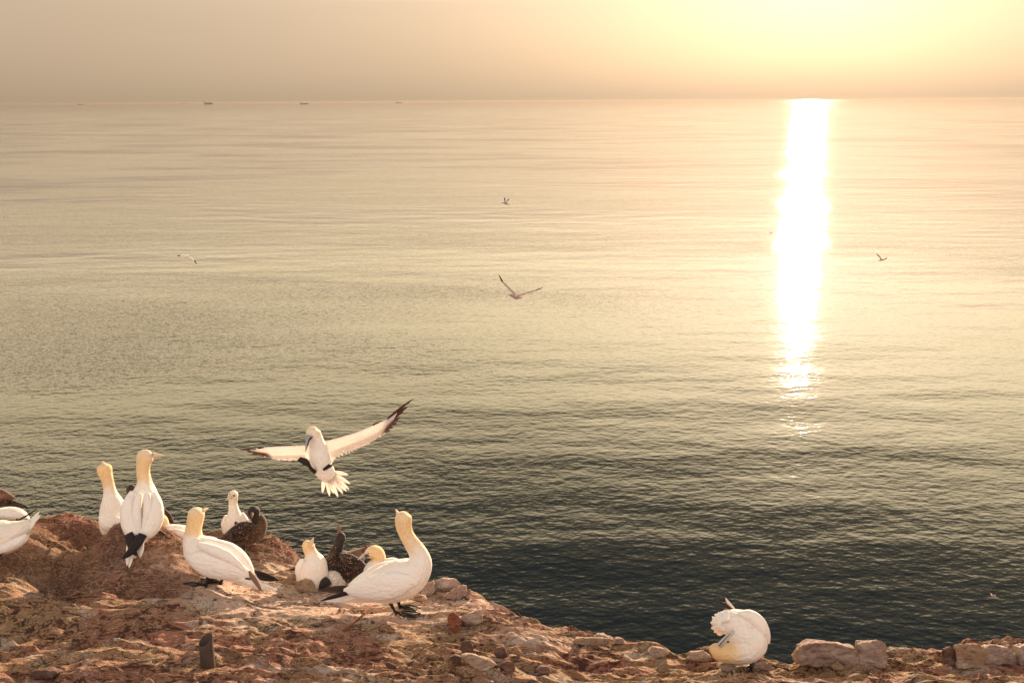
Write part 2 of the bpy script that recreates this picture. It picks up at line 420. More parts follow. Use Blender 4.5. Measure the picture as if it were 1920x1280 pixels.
CTRL = [  # pixel x, pixel y, depth of the ground there
    (-120, 1290, 4.50), (300, 1290, 4.48), (600, 1290, 4.46), (900, 1290, 4.50), (1200, 1290, 4.62), (1500, 1290, 4.76), (1800, 1290, 4.80), (2050, 1290, 4.8),
    (0, 1220, 5.02), (250, 1220, 5.0), (500, 1220, 5.0), (800, 1220, 5.05), (1050, 1220, 5.28),
    (0, 1150, 5.66), (150, 1150, 5.62), (300, 1150, 5.62), (500, 1145, 5.75), (760, 1158, 5.70), (900, 1160, 5.72), (600, 1130, 6.05),
    (20, 1085, 6.1), (120, 1110, 6.05), (250, 1105, 6.0), (320, 1110, 5.98), (395, 1098, 6.08), (560, 1100, 6.42), (700, 1110, 6.38), (850, 1120, 6.2),
    (265, 993, 6.45), (225, 1000, 6.45), (320, 1045, 6.25), (215, 1045, 6.38), (150, 1060, 6.3), (355, 1030, 6.6),
    (10, 1003, 6.75), (60, 1012, 6.75), (100, 1050, 6.5), (0, 1060, 6.4), (120, 1082, 6.35),
    (130, 978, 7.35), (80, 984, 7.35), (175, 990, 7.25), (130, 1030, 7.0),
    (480, 1010, 7.6), (520, 1028, 7.45), (450, 1030, 7.25), (500, 1060, 6.95), (430, 1060, 6.75),
    (590, 1095, 6.5), (640, 1088, 6.7), (730, 1088, 6.75), (800, 1098, 6.6), (850, 1100, 6.55)]
EDGE = [(-330, 960, 8.2), (-120, 962, 8.1), (40, 978, 7.8), (130, 976, 7.7), (190, 992, 7.6), (300, 1003, 7.75), (480, 1010, 7.85), (530, 1032, 7.6), (575, 1056, 7.35),
        (700, 1078, 7.1), (800, 1094, 6.9), (880, 1102, 6.7), (925, 1126, 6.4), (975, 1152, 6.15), (1025, 1184, 5.86), (1100, 1190, 5.8),
        (1165, 1191, 5.75), (1215, 1204, 5.66), (1275, 1228, 5.5), (1320, 1214, 5.58), (1400, 1226, 5.52), (1480, 1244, 5.4), (1510, 1218, 5.55),
        (1660, 1208, 5.62), (1740, 1208, 5.62), (1800, 1214, 5.6), (1950, 1208, 5.62), (2200, 1208, 5.62)]
cp = np.array([tuple(P(*c)) for c in CTRL]+[tuple(P(*c)) for c in EDGE])
ep = np.array([tuple(P(*c)) for c in EDGE]); ep = ep[np.argsort(ep[:, 0])]
def tps(r2): return np.where(r2 > 1e-12, r2*np.log(np.maximum(r2, 1e-12))*.5, 0)
nC = len(cp); Kmat = tps(((cp[:, None, :2]-cp[None, :, :2])**2).sum(-1)) + np.eye(nC)*.012
Pm = np.hstack([np.ones((nC, 1)), cp[:, :2]])
A = np.block([[Kmat, Pm], [Pm.T, np.zeros((3, 3))]])
sol = np.linalg.solve(A, np.concatenate([cp[:, 2], np.zeros(3)]))
BUMPS = []
for px_, py_, d_, amp_, r_ in ((118, 1092, 6.2, -.15, .20), (60, 1075, 6.35, -.08, .2), (300, 1112, 5.95, -.13, .17), (185, 1030, 6.9, -.13, .22), (95, 1020, 7.0, -.08, .2), (30, 1012, 6.65, .09, .26),
        (130, 985, 7.3, .09, .28), (210, 1010, 6.4, .07, .25), (262, 996, 6.42, .02, .12), (350, 1015, 6.8, -.08, .2), (200, 1085, 6.0, .04, .15), (520, 1020, 7.35, .05, .2), (430, 1050, 6.7, -.06, .2),
        (905, 1118, 6.15, .05, .16), (1225, 1218, 5.5, .03, .12), (1480, 1262, 5.3, -.05, .12), (20, 1130, 5.85, .06, .2), (480, 1180, 5.4, -.03, .2), (120, 1240, 5.1, -.06, .25)):
    q_ = P(px_, py_, d_); BUMPS.append((q_.x, q_.y, amp_, r_))
def base_h(x, y):
    xc = np.clip(x, -5.2, 4.2); yc = np.clip(y, 3.7, 9)
    s = sol[nC]+sol[nC+1]*xc+sol[nC+2]*yc
    for i in range(nC): s = s+sol[i]*tps((xc-cp[i, 0])**2+(yc-cp[i, 1])**2)
    k = np.clip((3.7-y)/1.5, 0, 1); s = s*(1-k)+(CAMH-2.65)*k
    k = np.clip((np.abs(x)-5)/3, 0, 1); s = s*(1-k)+(CAMH-3.1)*k
    for bx, by, amp, r in BUMPS: s = s+amp*np.exp(-((x-bx)**2+(y-by)**2)/(r*r))
    return s
def y_edge(x):
    return np.interp(x, ep[:, 0], ep[:, 1]) + .10*fbm(x, x*0+3.3, 2.2, 4, .55, 5)
CX, CY = P(610, 1140, 5.95).x, P(610, 1140, 5.95).y      # trodden smooth slab under the front birds
def detail(x, y):
    wx = x+.10*pnoise(x*2.1, y*2.1, 91); wy = y+.10*pnoise(x*2.1+9, y*2.1, 92)
    s = .085*fbm(wx*.8, wy*1.2, 1.4, 3, .42, 3)
    s = s+.036*fbm(wx*.6, wy*1.1, 3.8, 4, .40, 11, ridge=True)-.012
    rg = np.clip(1.8*pnoise(x*1.1+4, y*1.3, 43)+.35, 0, 1)            # rubble only in places
    lump = pnoise(wx*6, wy*8, 41); s = s+.030*np.clip(lump, 0, 1)*rg
    pit = pnoise(wx*8+3, wy*12, 44); s = s-.030*np.clip(pit-.12, 0, 1)*(.4+rg)
    s = s+.0075*fbm(wx*.8, wy*1.2, 20, 3, .5, 23)*(.5+rg)
    s = s+.0014*fbm(x, y*1.2, 66, 2, .6, 29)
    st = fbm(wx*.6, wy*1.4, 1.9, 4, .42, 61)*4.0; fr = st-np.floor(st)
    s = s+.034*(np.clip(fr*5, 0, 1)-fr)
    calm = 1-.6*np.exp(-((x-CX)**2/1.1+(y-CY)**2/.45))
    return s*calm*1.22
def ground(x, y):
    x = np.asarray(x, float); y = np.asarray(y, float)
    return base_h(x, y)+detail(x, y)
def ground_depth(px, py, lo=4.0, hi=9.0):
    """depth at which the sight line through a pixel meets the rock"""
    ds = np.linspace(lo, hi, 500)
    pts = np.array([tuple(P(px, py, q)) for q in ds])
    g = ground(pts[:, 0], pts[:, 1]); inside = pts[:, 1] < y_edge(pts[:, 0])+.05
    hit = np.where((pts[:, 2] < g) & inside)[0]
    return float(ds[hit[0]]) if len(hit) else None

def build_cliff():
    xs = np.concatenate([np.linspace(-60, -5.0, 40)[:-1], np.arange(-5.0, 3.9, .0085), np.linspace(3.9, 60, 40)])
    nx = len(xs); ye = y_edge(xs)
    yn = 3.2; rows_y = []; 
    near = np.linspace(-25, yn, 30)[:-1]; ns = 430
    tt = np.linspace(0, 1, ns)
    Y = np.vstack([np.repeat(near[:, None], nx, 1), yn+(ye-yn)[None, :]*tt[:, None]])
    X = np.repeat(xs[None, :], Y.shape[0], 0)
    Z = ground(X.ravel(), Y.ravel()).reshape(X.shape)
    # round the lip
    Z -= .05*np.exp(-np.maximum(ye[None, :]-Y, 0)/.06)
    h = np.concatenate([np.linspace(0, 1, 26)[1:]**1.5*1.2, 1.2+np.linspace(0, 1, 40)[1:]**1.6*54])
    ze = Z[-1]; xe = X[-1]
    hh = h[:, None]*np.ones(nx)[None]
    out = .10*np.sqrt(hh)+.10*hh*.6 + .35*(1-np.exp(-hh/3))*fbm(xe[None]*np.ones_like(hh), hh, 1.1, 4, .6, 77)*np.clip(hh, 0, 1) + .04*fbm(xe[None]*np.ones_like(hh), hh, 7, 3, .6, 78)*np.clip(hh*4, 0, 1)
    Yc = ye[None]+out; Zc = ze[None]-hh; Xc = xe[None]*np.ones_like(hh)
    X = np.vstack([X, Xc]); Y = np.vstack([Y, Yc]); Z = np.vstack([Z, Zc])
    ny = X.shape[0]
    V = np.stack([X, Y, Z], -1).reshape(-1, 3)
    me = bpy.data.meshes.new('cliff_top')
    me.vertices.add(len(V)); me.vertices.foreach_set('co', V.ravel())
    i = np.arange(ny-1)[:, None]*nx+np.arange(nx-1)[None]; i = i.ravel()
    quads = np.stack([i, i+1, i+nx+1, i+nx], -1)
    nf = len(quads); me.loops.add(nf*4); me.loops.foreach_set('vertex_index', quads.ravel())
    me.polygons.add(nf); me.polygons.foreach_set('loop_start', np.arange(nf)*4); me.polygons.foreach_set('loop_total', np.full(nf, 4))
    me.update(calc_edges=True); me.polygons.foreach_set('use_smooth', np.ones(nf, bool))
    tint = np.zeros(len(V))
    for (px, py, d, r) in ((130, 1000, 7.2, .42), (30, 1040, 6.6, .42), (240, 1020, 6.35, .38), (300, 1095, 6.0, .22), (120, 1080, 6.35, .3), (500, 1030, 7.2, .35), (340, 1040, 6.5, .3)):
        c = P(px, py, d); q = ((V[:, 0]-c.x)**2+(V[:, 1]-c.y)**2)/(r*r); tint = np.maximum(tint, np.exp(-q*1.3))
    a = me.attributes.new('tint', 'FLOAT', 'POINT'); a.data.foreach_set('value', tint)
    pale = np.zeros(len(V))       # guano-bleached ground round the birds, with the slab's sunlit brightness painted in
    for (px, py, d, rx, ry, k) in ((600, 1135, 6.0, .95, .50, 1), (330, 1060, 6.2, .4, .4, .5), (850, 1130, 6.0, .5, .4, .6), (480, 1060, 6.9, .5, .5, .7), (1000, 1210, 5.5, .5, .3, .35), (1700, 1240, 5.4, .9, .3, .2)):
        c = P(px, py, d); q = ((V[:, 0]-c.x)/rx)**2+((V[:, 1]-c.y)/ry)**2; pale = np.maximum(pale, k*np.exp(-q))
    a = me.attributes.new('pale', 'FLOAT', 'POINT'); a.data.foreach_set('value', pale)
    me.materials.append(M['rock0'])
    o = bpy.data.objects.new('cliff_top', me); COL.objects.link(o)
    tag(o, kind='structure', label='pink and ochre rock cliff top with guano stains')
build_cliff()

# ------------------------------------------------------------------ ships
def ship_mat(name, c):
    mt, t, b, out = newmat(name)
    tcn = t.new('ShaderNodeTexCoord'); n = t.noise(tcn.outputs['Object'], .08, 3)
    t.put(b.inputs['Base Color'], t.mix(n, c, tuple(x*.7 for x in c))); b.inputs['Roughness'].default_value = .6
    return mt
M['hull'] = ship_mat('hull_paint', (.10, .10, .12)); M['super'] = ship_mat('ship_house_paint', (.35, .34, .33))
def boxmesh(cx, cy, cz, sx, sy, sz):
    V = [(cx+sx*a/2, cy+sy*b_/2, cz+sz*c/2) for a in (-1, 1) for b_ in (-1, 1) for c in (-1, 1)]
    return V, [(0, 1, 3, 2), (4, 6, 7, 5), (0, 4, 5, 1), (2, 3, 7, 6), (0, 2, 6, 4), (1, 5, 7, 3)], [0]*8
def ship(px, L, H, dist, label, kind):
    az = math.atan((px-960)*math.cos(PITCH)/F)
    c = Vector((dist*math.sin(az), dist*math.cos(az), 0))
    e = thing('cargo_ship', c, label, 'ship', 'distant ships along the horizon')
    u = Vector((math.cos(az), -math.sin(az), 0)); v = Vector((math.sin(az), math.cos(az), 0))
    def tr(m_):
        V, Fc, T = m_; return [tuple(c+u*p[0]+v*p[1]+Vector((0, 0, p[2]))) for p in V], Fc, T
    B = L*.16; ks = np.linspace(-.5, .5, 13); V = []; Fc = []
    for k in ks:
        w_ = B/2*min(1, (0.5-k)*5+.05)*min(1, (k+.5)*8+.55); sheer = H*.18*max(0, k-.3)*5
        V += [(k*L*(.97), -w_*.8, -2), (k*L, -w_, H+sheer), (k*L, w_, H+sheer), (k*L*.97, w_*.8, -2)]
    for i in range(12):
        for j in range(4): Fc.append((i*4+j, i*4+(j+1) % 4, i*4+4+(j+1) % 4, i*4+4+j))
    Fc += [(3, 2, 1, 0), (48, 49, 50, 51)]
    add('hull', [tr((V, Fc, [0]*len(V)))], M['hull'], e, False)
    add('bridge_house', [tr(boxmesh(-L*.40, 0, H+H*.9, L*.09, B*.8, H*1.8)), tr(boxmesh(-L*.38, 0, H+H*1.95, L*.06, B*.95, H*.3))], M['super'], e, False)
    add('funnel', [tr(boxmesh(-L*.455, 0, H+H*1.5, L*.03, B*.25, H*1.6))], M['hull'], e, False)
    if kind == 'box':
        rr = random.Random(px)
        for i in range(9): add('container_stack', [tr(boxmesh(-L*.28+L*.075*i, 0, H+H*(.35+.25*rr.random()), L*.068, B*.85, H*(.7+.5*rr.random())))], M['super'], e, False)
    else:
        for i in range(3): add('deck_crane', [tr(boxmesh(L*(-.1+.2*i), 0, H+H*.5, L*.012, L*.012, H))], M['hull'], e, False)
ship(393, 262, 26, 30000, 'long grey container ship on the horizon, second large one from the left', 'box')
ship(573, 178, 15, 22000, 'dark freighter nearest of the ships, slightly below the horizon line', 'plain')
ship(750, 175, 14, 28000, 'small dark ship with its bridge at the left end, rightmost of the ships', 'plain')
ship(153, 170, 14, 34000, 'faint low ship farthest left on the horizon', 'plain')
ship(347, 120, 9, 38000, 'tiny faint ship just left of the container ship', 'plain')
#BIRDS#
# ------------------------------------------------------------------ birds
def gd(px, py, default):
    q = ground_depth(px, py); return q if q else default
def bird_root(d, px, py, label, cat='gannet', group=None, name='gannet'):
    return thing(name, P(px, py, d), label, cat, group)
def leg(root, d, top, ankle, toes, r=2.6, dz=0.0):
    """shank, then a webbed foot whose toes end where their pixels meet the rock"""
    da = gd(ankle[0], ankle[1], d)
    da = min(max(da, d-.35), d+.35)
    st = [(top[0], top[1], dz, r*1.5, r*1.5), ((top[0]*.5+ankle[0]*.5), (top[1]*.5+ankle[1]*.5), (dz+da-d)/2, r*1.05, r*1.05), (ankle[0], ankle[1]-1, da-d-.005, r*1.15, r*1.15)]
    lg = add('leg', [loft(st, d, 8, 10)], M['leg'], root)
    A = P(ankle[0], ankle[1], da)+Vector((0, 0, .02)); tips = []
    for tx, ty in toes:
        dt = min(max(gd(tx, ty, da), da-.22), da+.22); q = P(tx, ty, dt); q.z += .016; tips.append(q)
    V = [tuple(A), tuple(A-Vector((0, 0, .008)))]; Fc = []
    n = len(tips); mid = []
    seq = []
    for i in range(n):
        seq.append(tips[i])
        if i < n-1: seq.append((tips[i]+tips[i+1])*.5*.86+A*.14)
    for q in seq: V += [tuple(q), tuple(q-Vector((0, 0, .004)))]
    for i in range(len(seq)-1):
        a_, b_ = 2+2*i, 4+2*i
        Fc += [(0, a_, b_), (1, b_+1, a_+1), (a_, a_+1, b_+1, b_)]
    Fc += [(0, 1, 3, 2), (0, 2+2*(len(seq)-1), 3+2*(len(seq)-1), 1)]
    parts = [(V, Fc, [.35]*len(V))]
    for q in tips:
        L = (q-A); s1 = proj(A); s2 = proj(q); sm = proj(A+L*.5+Vector((0, 0, .012)))
        parts.append(loft([(s1[0], s1[1], s1[2]-d, 2.4, 2.4), (sm[0], sm[1], sm[2]-d, 1.7, 1.7), (s2[0], s2[1], s2[2]-d, .6, .6)], d, 8, 8))
    add('foot', parts, M['leg'], lg)
    return lg
def ball(px, py, d, dz, rx, ry=None, rz=None, tint=0):
    ry = ry or rx; rz = rz or rx
    V = []; Fc = []; c = P(px, py, d+dz); n, mseg = 8, 12
    for i in range(1, n):
        th = math.pi*i/n
        for j in range(mseg):
            ph = 2*math.pi*j/mseg
            V.append(tuple(c+(RT*math.sin(th)*math.cos(ph)*rx+UP*math.cos(th)*ry+fwd*math.sin(th)*math.sin(ph)*rz)*d/F))
    for i in range(n-2):
        for j in range(mseg):
            k = (j+1) % mseg; Fc.append((i*mseg+j, i*mseg+k, (i+1)*mseg+k, (i+1)*mseg+j))
    o = len(V); V += [tuple(c+UP*ry*d/F), tuple(c-UP*ry*d/F)]
    for j in range(mseg):
        k = (j+1) % mseg; Fc.append((o, k, j)); Fc.append((o+1, (n-2)*mseg+j, (n-2)*mseg+k))
    return V, Fc, [tint]*len(V)

GR = 'gannets gathered on the cliff edge'
# --- big gannet in front, seen from its left side, head raised
d = gd(741, 1152, 5.65)
b = bird_root(d, 741, 1152, 'largest gannet, standing in profile at the front of the group, bill raised to the sky', group=GR)
add('body', [loft([(606, 1123, .02, 2, 5, 0), (640, 1121, .02, 7, 15, 0), (670, 1112, .02, 17, 23, 0), (702, 1101, .02, 29, 31, 0), (737, 1091, .02, 38, 36, 0), (769, 1077, .02, 36, 35, 0),
      (786, 1056, .02, 25, 27, .05), (784, 1037, .02, 18, 18, .3), (772, 1018, .02, 14.6, 15, .62), (762, 1001, .02, 13.6, 14, .75), (757, 986, .02, 15, 15.5, .8), (756.5, 973, .02, 16, 17, .75), (757, 965, .02, 13.5, 15, .65), (758, 960, .02, 7.5, 9, .6)], d, 60, 28)], M['white'], b)
add('wing', [loft([(782, 1093, -.075, 5, 6), (768, 1091, -.09, 14, 8), (742, 1095, -.10, 23, 9), (712, 1101, -.095, 25, 10), (684, 1105, -.08, 19, 9), (660, 1106, -.06, 11, 7), (645, 1106, -.05, 3, 3)], d, 36, 22)], M['wing'], b)
add('wing', [loft([(764, 1058, .09, 4, 8), (742, 1061, .11, 12, 14), (716, 1071, .11, 17, 16), (690, 1084, .10, 16, 14), (664, 1097, .08, 10, 10), (648, 1105, .06, 3, 4)], d, 30, 18)], M['wing'], b)
add('flight_feathers', [blade((662, 1103), (600, 1107), d, 6.5, .012, 1.5, .25, dz0=.0, dz1=.06), blade((664, 1108), (600, 1126), d, 4.2, .009, .5, 0, dz0=-.05, dz1=-.10), blade((655, 1107), (612, 1109), d, 5.5, .01, 1, .3, dz0=.02, dz1=.06)], M['dark'], b)
add('tail', [blade((645, 1119), (603, 1123), d, 5, .008, 0, 0, dz0=0, dz1=0), blade((650, 1124), (608, 1126), d, 4, .008, 0, 0, dz0=-.02, dz1=-.03)], M['wing'], b)
add('bill', [loft([(748, 966, .06, 4.6, 5), (745, 960, .10, 3.0, 3.6), (742.3, 955.0, .14, .8, 1)], d, 8, 10)], M['billp'], b)
leg(b, d, (731, 1128), (744, 1152), [(789, 1153), (780, 1162), (756, 1160)])
leg(b, d, (747, 1126), (750, 1140), [(789, 1144), (780, 1149), (765, 1148)], dz=.08)

# --- gannet left of it, seen from behind and right, tail towards the right
d = gd(390, 1101, 5.9)
b = bird_root(d, 390, 1101, 'plump gannet standing with its back turned, tail pointing right over the pink rock', group=GR)
add('body', [loft([(498, 1103, -.06, 2, 6, 0), (480, 1093, -.05, 8, 16, 0), (456, 1076, -.03, 19, 26, 0), (428, 1060, 0, 27, 31, 0), (399, 1046, .02, 34, 34, 0), (374, 1028, .04, 31, 31, 0),
      (363, 1010, .05, 19.5, 22, .12), (362.5, 996, .05, 15.6, 17, .7), (365, 980, .05, 14.6, 16, .8), (367.5, 967, .05, 15.4, 17, .75), (369, 958, .05, 14, 16, .65), (370, 952.5, .05, 8, 10, .55)], d, 56, 28)], M['white'], b)
add('wing', [loft([(352, 1043, -.055, 6, 5), (366, 1049, -.10, 15, 9), (390, 1056, -.11, 24, 12), (418, 1062, -.11, 24, 13), (444, 1070, -.10, 17, 11), (464, 1077, -.09, 9, 7), (474, 1082, -.085, 2.5, 3)], d, 36, 22)], M['wing'], b)
add('wing', [loft([(380, 1010, .0, 4, 8), (402, 1022, .0, 13, 14), (428, 1036, .0, 19, 18), (450, 1051, -.01, 17, 16), (467, 1067, -.03, 9, 9), (475, 1077, -.05, 2.5, 3)], d, 30, 18)], M['wing'], b)
add('scapular_feathers', [loft([(372, 1020, -.10, 5, 6), (400, 1032, -.125, 11, 9), (430, 1046, -.125, 10, 8), (458, 1068, -.11, 4, 4), (466, 1076, -.10, 1, 1)], d, 26, 16)], M['wing'], b)
add('flight_feathers', [blade((466, 1071), (491, 1109), d, 4.6, .006, -1.0, .95, dz0=-.10, dz1=-.15), blade((455, 1084), (476, 1085), d, 1.6, .006, 0, 0, dz0=-.11, dz1=-.11)], M['dark'], b)
add('flight_feathers', [blade((470, 1072), (523, 1088), d, 6.2, .01, -1.2, .1, dz0=-.02, dz1=.02), blade((475, 1080), (514, 1089), d, 4.0, .01, 0, 0, dz0=-.03, dz1=.0)], M['dark'], b)
add('tail', [blade((470, 1088), (520, 1106), d, 4.5, .008, 0, 0, dz0=-.03, dz1=-.04), blade((465, 1086), (504, 1107), d, 6, .008, 0, 0, dz0=-.05, dz1=-.06), blade((462, 1086), (488, 1104), d, 7, .008, 0, 0, dz0=-.06, dz1=-.08)], M['wing'], b)
add('bill', [loft([(380, 957.5, .06, 4.2, 5), (385.5, 954.5, .08, 2.6, 3), (390.6, 952.6, .10, .7, 1)], d, 8, 10)], M['billp'], b)
leg(b, d, (390, 1080), (386, 1101), [(342, 1097), (362, 1103), (372, 1094)])
leg(b, d, (418, 1082), (413, 1096), [(376, 1089), (380, 1097), (392, 1091)], dz=.08)

# --- tall gannet on the mound, back to camera, head turned right
d = gd(262, 1002, 6.45)-.03
b = bird_root(d, 262, 1002, 'tall gannet on the mound, back to us, bill pointing right, black wing tips crossed', group=GR)
add('body', [loft([(249, 1046, -.20, 5, 3, 0), (252, 1024, -.16, 13, 6, 0), (259, 1003, -.09, 24, 14, 0), (264, 976, -.02, 35, 26, 0), (268, 947, .03, 33.5, 29, 0), (271.5, 922, .06, 22.5, 23, .03),
      (271, 903, .07, 13.4, 14.5, .5), (268.5, 887, .07, 12.2, 13, .75), (269, 870, .07, 13.0, 12.5, .75), (272, 857, .07, 16, 12.5, .7), (276, 850, .07, 13, 11, .6), (279, 845.5, .07, 6, 6, .5)], d, 56, 28)], M['white'], b)
add('wing', [loft([(249, 923, -.03, 6, 8), (243, 945, -.075, 13, 13), (242, 970, -.10, 16, 14), (246, 992, -.13, 14, 11), (255, 1009, -.15, 7, 6)], d, 30, 20)], M['wing'], b)
add('wing', [loft([(290, 925, -.03, 6, 8), (293, 947, -.07, 12, 13), (289, 972, -.10, 17, 14), (279, 994, -.13, 15, 11), (265, 1008, -.15, 7, 6)], d, 30, 20)], M['wing'], b)
add('scapular_feathers', [loft([(262, 925, -.09, 6, 6), (257, 950, -.115, 8, 8), (258, 978, -.13, 8, 8), (261, 1004, -.15, 3, 3)], d, 22, 14), loft([(276, 925, -.09, 6, 6), (278, 950, -.115, 8, 8), (275, 978, -.13, 8, 8), (267, 1004, -.15, 3, 3)], d, 22, 14)], M['wing'], b)
add('flight_feathers', [blade((241, 1000), (258, 1042), d, 8.5, .008, 3, 0, dz0=-.17, dz1=-.27, base=1), blade((246, 1003), (250, 1038), d, 6.5, .006, 0, 0, dz0=-.17, dz1=-.27, base=1)], M['dark'], b)
add('flight_feathers', [blade((268, 1001), (229, 1047), d, 8.0, .008, -4, 0, dz0=-.185, dz1=-.29, base=1), blade((261, 1003), (240, 1040), d, 7, .006, -2, .1, dz0=-.18, dz1=-.27, base=1)], M['dark'], b)
add('tail', [blade((243, 1012), (238, 1060), d, 5, .007, 0, 0, dz0=-.16, dz1=-.26, base=1), blade((250, 1014), (242, 1064), d, 5, .007, 0, 0, dz0=-.16, dz1=-.26, base=1), blade((262, 1008), (263, 1044), d, 7, .008, -1, .1, dz0=-.15, dz1=-.23, base=1)], M['wing'], b)
add('bill', [loft([(286, 852, .07, 6, 5.5), (294, 852.6, .075, 3.6, 3.6), (301, 852.8, .08, 2.3, 2.3), (307.8, 854.6, .08, .6, .6)], d, 12, 12)], M['billp'], b)
add('eye', [ball(286.5, 852, d, .035, 1.2)], M['eye'], b)
leg(b, d, (285, 985), (291, 1000), [(316, 1013), (305, 1003), (312, 1006)], dz=0)
leg(b, d, (255, 990), (252, 1004), [(246, 1014), (252, 1016), (258, 1015)], dz=0)

# --- gannet behind on the left, bill straight up
d = 6.98
b = bird_root(d, 213, 1006, 'slim gannet at the left rear beside the tall one, neck stretched and bill up', group=GR)
add('body', [loft([(216, 1016, 0, 10, 10, 0), (215, 993, 0, 24, 24, 0), (214, 968, 0, 26.5, 26, 0), (211, 946, 0, 21.5, 22, 0), (206.5, 923, 0, 12, 12.5, .25), (203, 905, 0, 10.2, 10.5, .7), (199, 892, 0, 11.6, 12, .85), (196, 881, 0, 13.4, 13, .85), (195.8, 874, 0, 12, 12, .8), (195.5, 869.5, 0, 6.5, 7, .7)], d, 50, 26)], M['white'], b)
add('wing', [loft([(190, 968, -.07, 4, 6), (199, 979, -.10, 14, 9), (220, 985, -.11, 16, 9), (244, 992, -.08, 6, 6)], d, 24, 18)], M['wing'], b)
add('bill', [loft([(194.3, 871, -.01, 3.6, 4), (192.8, 867, -.01, 2.2, 2.6), (192, 863.5, -.01, .6, .7)], d, 8, 10)], M['billp'], b)
leg(b, d, (207, 1006), (206, 1016), [(198, 1019), (204, 1021), (210, 1020)], dz=0)

# --- dark juvenile hidden behind the tall gannet
d = 7.25
b = bird_root(d, 275, 992, 'dark juvenile bird mostly hidden behind the tall gannet, only head and wing tip showing', 'young gannet', GR, 'young_gannet')
add('body', [loft([(278, 996, 0, 10, 10), (278, 972, 0, 22, 20), (268, 948, 0, 17, 16), (256, 933, 0, 9.5, 9.5), (249, 922, 0, 10, 10), (246.5, 914, 0, 9.5, 9.5), (246, 908.5, 0, 5, 5)], d, 36, 22)], M['juvhead'], b)
add('wing', [loft([(290, 950, -.02, 8, 8), (304, 960, -.02, 9, 7), (316, 971, -.01, 7.5, 6), (325, 981, 0, 2, 2)], d, 20, 16)], M['juv'], b)
add('bill', [loft([(252, 914, .05, 4, 4), (258, 912, .08, 2.4, 2.4), (264, 911, .1, .7, .7)], d, 8, 10)], M['billd'], b)
leg(b, d, (275, 990), (276, 1003), [(270, 1006), (276, 1008), (282, 1006)])

# --- gannet bowed behind the mound
d = 6.95
b = bird_root(d, 330, 1016, 'gannet bowing its head down between the tall bird and the plump one, white back showing', group=GR)
add('body', [loft([(392, 1020, .04, 4, 8, 0), (368, 1012, .03, 13, 17, 0), (344, 1003, .02, 18, 21, 0), (322, 1000, 0, 17.5, 19, 0), (305, 997, 0, 15, 15, 0), (293, 993, -.01, 9, 10, .1)], d, 34, 24),
     loft([(306, 1001, 0, 9, 9, .1), (307, 987, 0, 10, 10, .5), (304.5, 974, 0, 9, 10, .75), (297, 971, -.01, 9, 9, .8), (289, 977, -.02, 8, 8, .8), (284, 984, -.02, 4, 4, .7)], d, 28, 20)], M['white'], b)
add('wing', [loft([(308, 1000, -.09, 6, 6), (330, 1003, -.11, 12, 8), (356, 1010, -.10, 10, 8), (384, 1018, -.06, 3, 3)], d, 24, 18)], M['wing'], b)
add('bill', [loft([(286, 982, -.02, 3.6, 3.6), (281, 988, -.03, 2, 2), (277, 994, -.03, .7, .7)], d, 8, 10)], M['bill'], b)
leg(b, d, (334, 1012), (334, 1022), [(326, 1024), (334, 1026), (340, 1024)])

# --- gannet facing us, far back
d = 7.35
b = bird_root(d, 438, 1010, 'slender gannet facing the camera at the back, dark eye patch, behind the speckled juvenile', group=GR)
add('body', [loft([(441, 1022, .02, 8, 8, 0), (440, 1004, .01, 20, 18, 0), (440, 986, 0, 21.5, 20, 0), (440, 971, 0, 16.5, 17, 0), (438.5, 957, 0, 10.3, 11, .05), (437, 944, 0, 8, 8.5, .25), (437, 935.5, 0, 8.3, 9, .3), (437, 928.5, 0, 9.1, 11, .3), (436.8, 923, 0, 7.8, 9, .35), (436.5, 919.8, 0, 4, 5, .35)], d, 50, 26)], M['white'], b)
add('wing', [loft([(453, 962, .02, 4, 6), (458, 976, .02, 8, 8), (459, 992, .01, 7, 7), (455, 1006, 0, 2, 3)], d, 22, 16)], M['wing'], b)
add('wing', [loft([(424, 966, .02, 3, 6), (420.5, 980, .02, 5.5, 8), (421, 992, .01, 4, 6), (423, 1000, 0, 1.5, 2)], d, 22, 16)], M['wing'], b)
add('bill', [loft([(434, 929.5, -.045, 4.2, 4), (429.5, 932, -.075, 2.7, 2.7), (424.2, 935.8, -.11, .7, .7)], d, 10, 12)], M['billp'], b)
add('eye', [ball(438.6, 928.6, d, -.042, 2.4, 1.5, 1.4)], M['eye'], b)
add('eye', [ball(430.6, 926.2, d, -.035, 1.5, 1.5, 1.4)], M['eye'], b)
leg(b, d, (436, 1008), (436, 1020), [(428, 1022), (435, 1024), (441, 1022)])
leg(b, d, (447, 1008), (447, 1019), [(440, 1022), (447, 1024), (452, 1022)])

# --- speckled juvenile, standing
d = gd(461, 1040, 6.9)
b = bird_root(d, 461, 1040, 'speckled brown juvenile standing on the rock, looking back over its shoulder', 'young gannet', GR, 'young_gannet')
add('body', [loft([(414, 1010, -.03, 2.5, 5), (428, 1007, -.02, 9, 13), (446, 1004, 0, 17.5, 19), (463, 999, .01, 22.5, 22, .1), (480, 991, .02, 20.5, 20, .25), (487, 979, .02, 13.5, 14, .3), (482, 968, .01, 10, 10.5)], d, 44, 24)], M['juv'], b)
add('head', [loft([(485, 978, .01, 11, 11), (479, 969, 0, 9.6, 10), (476, 961, -.01, 11.2, 12), (475.6, 954.5, -.01, 10.8, 11.5), (475.5, 949, -.01, 6, 7)], d, 26, 22)], M['juvhead'], b)
add('wing', [loft([(474, 986, -.09, 7, 6), (458, 992, -.11, 15, 8), (440, 1000, -.10, 13, 8), (424, 1007, -.07, 7, 5), (411, 1011, -.05, 1.5, 2)], d, 28, 18)], M['juv'], b)
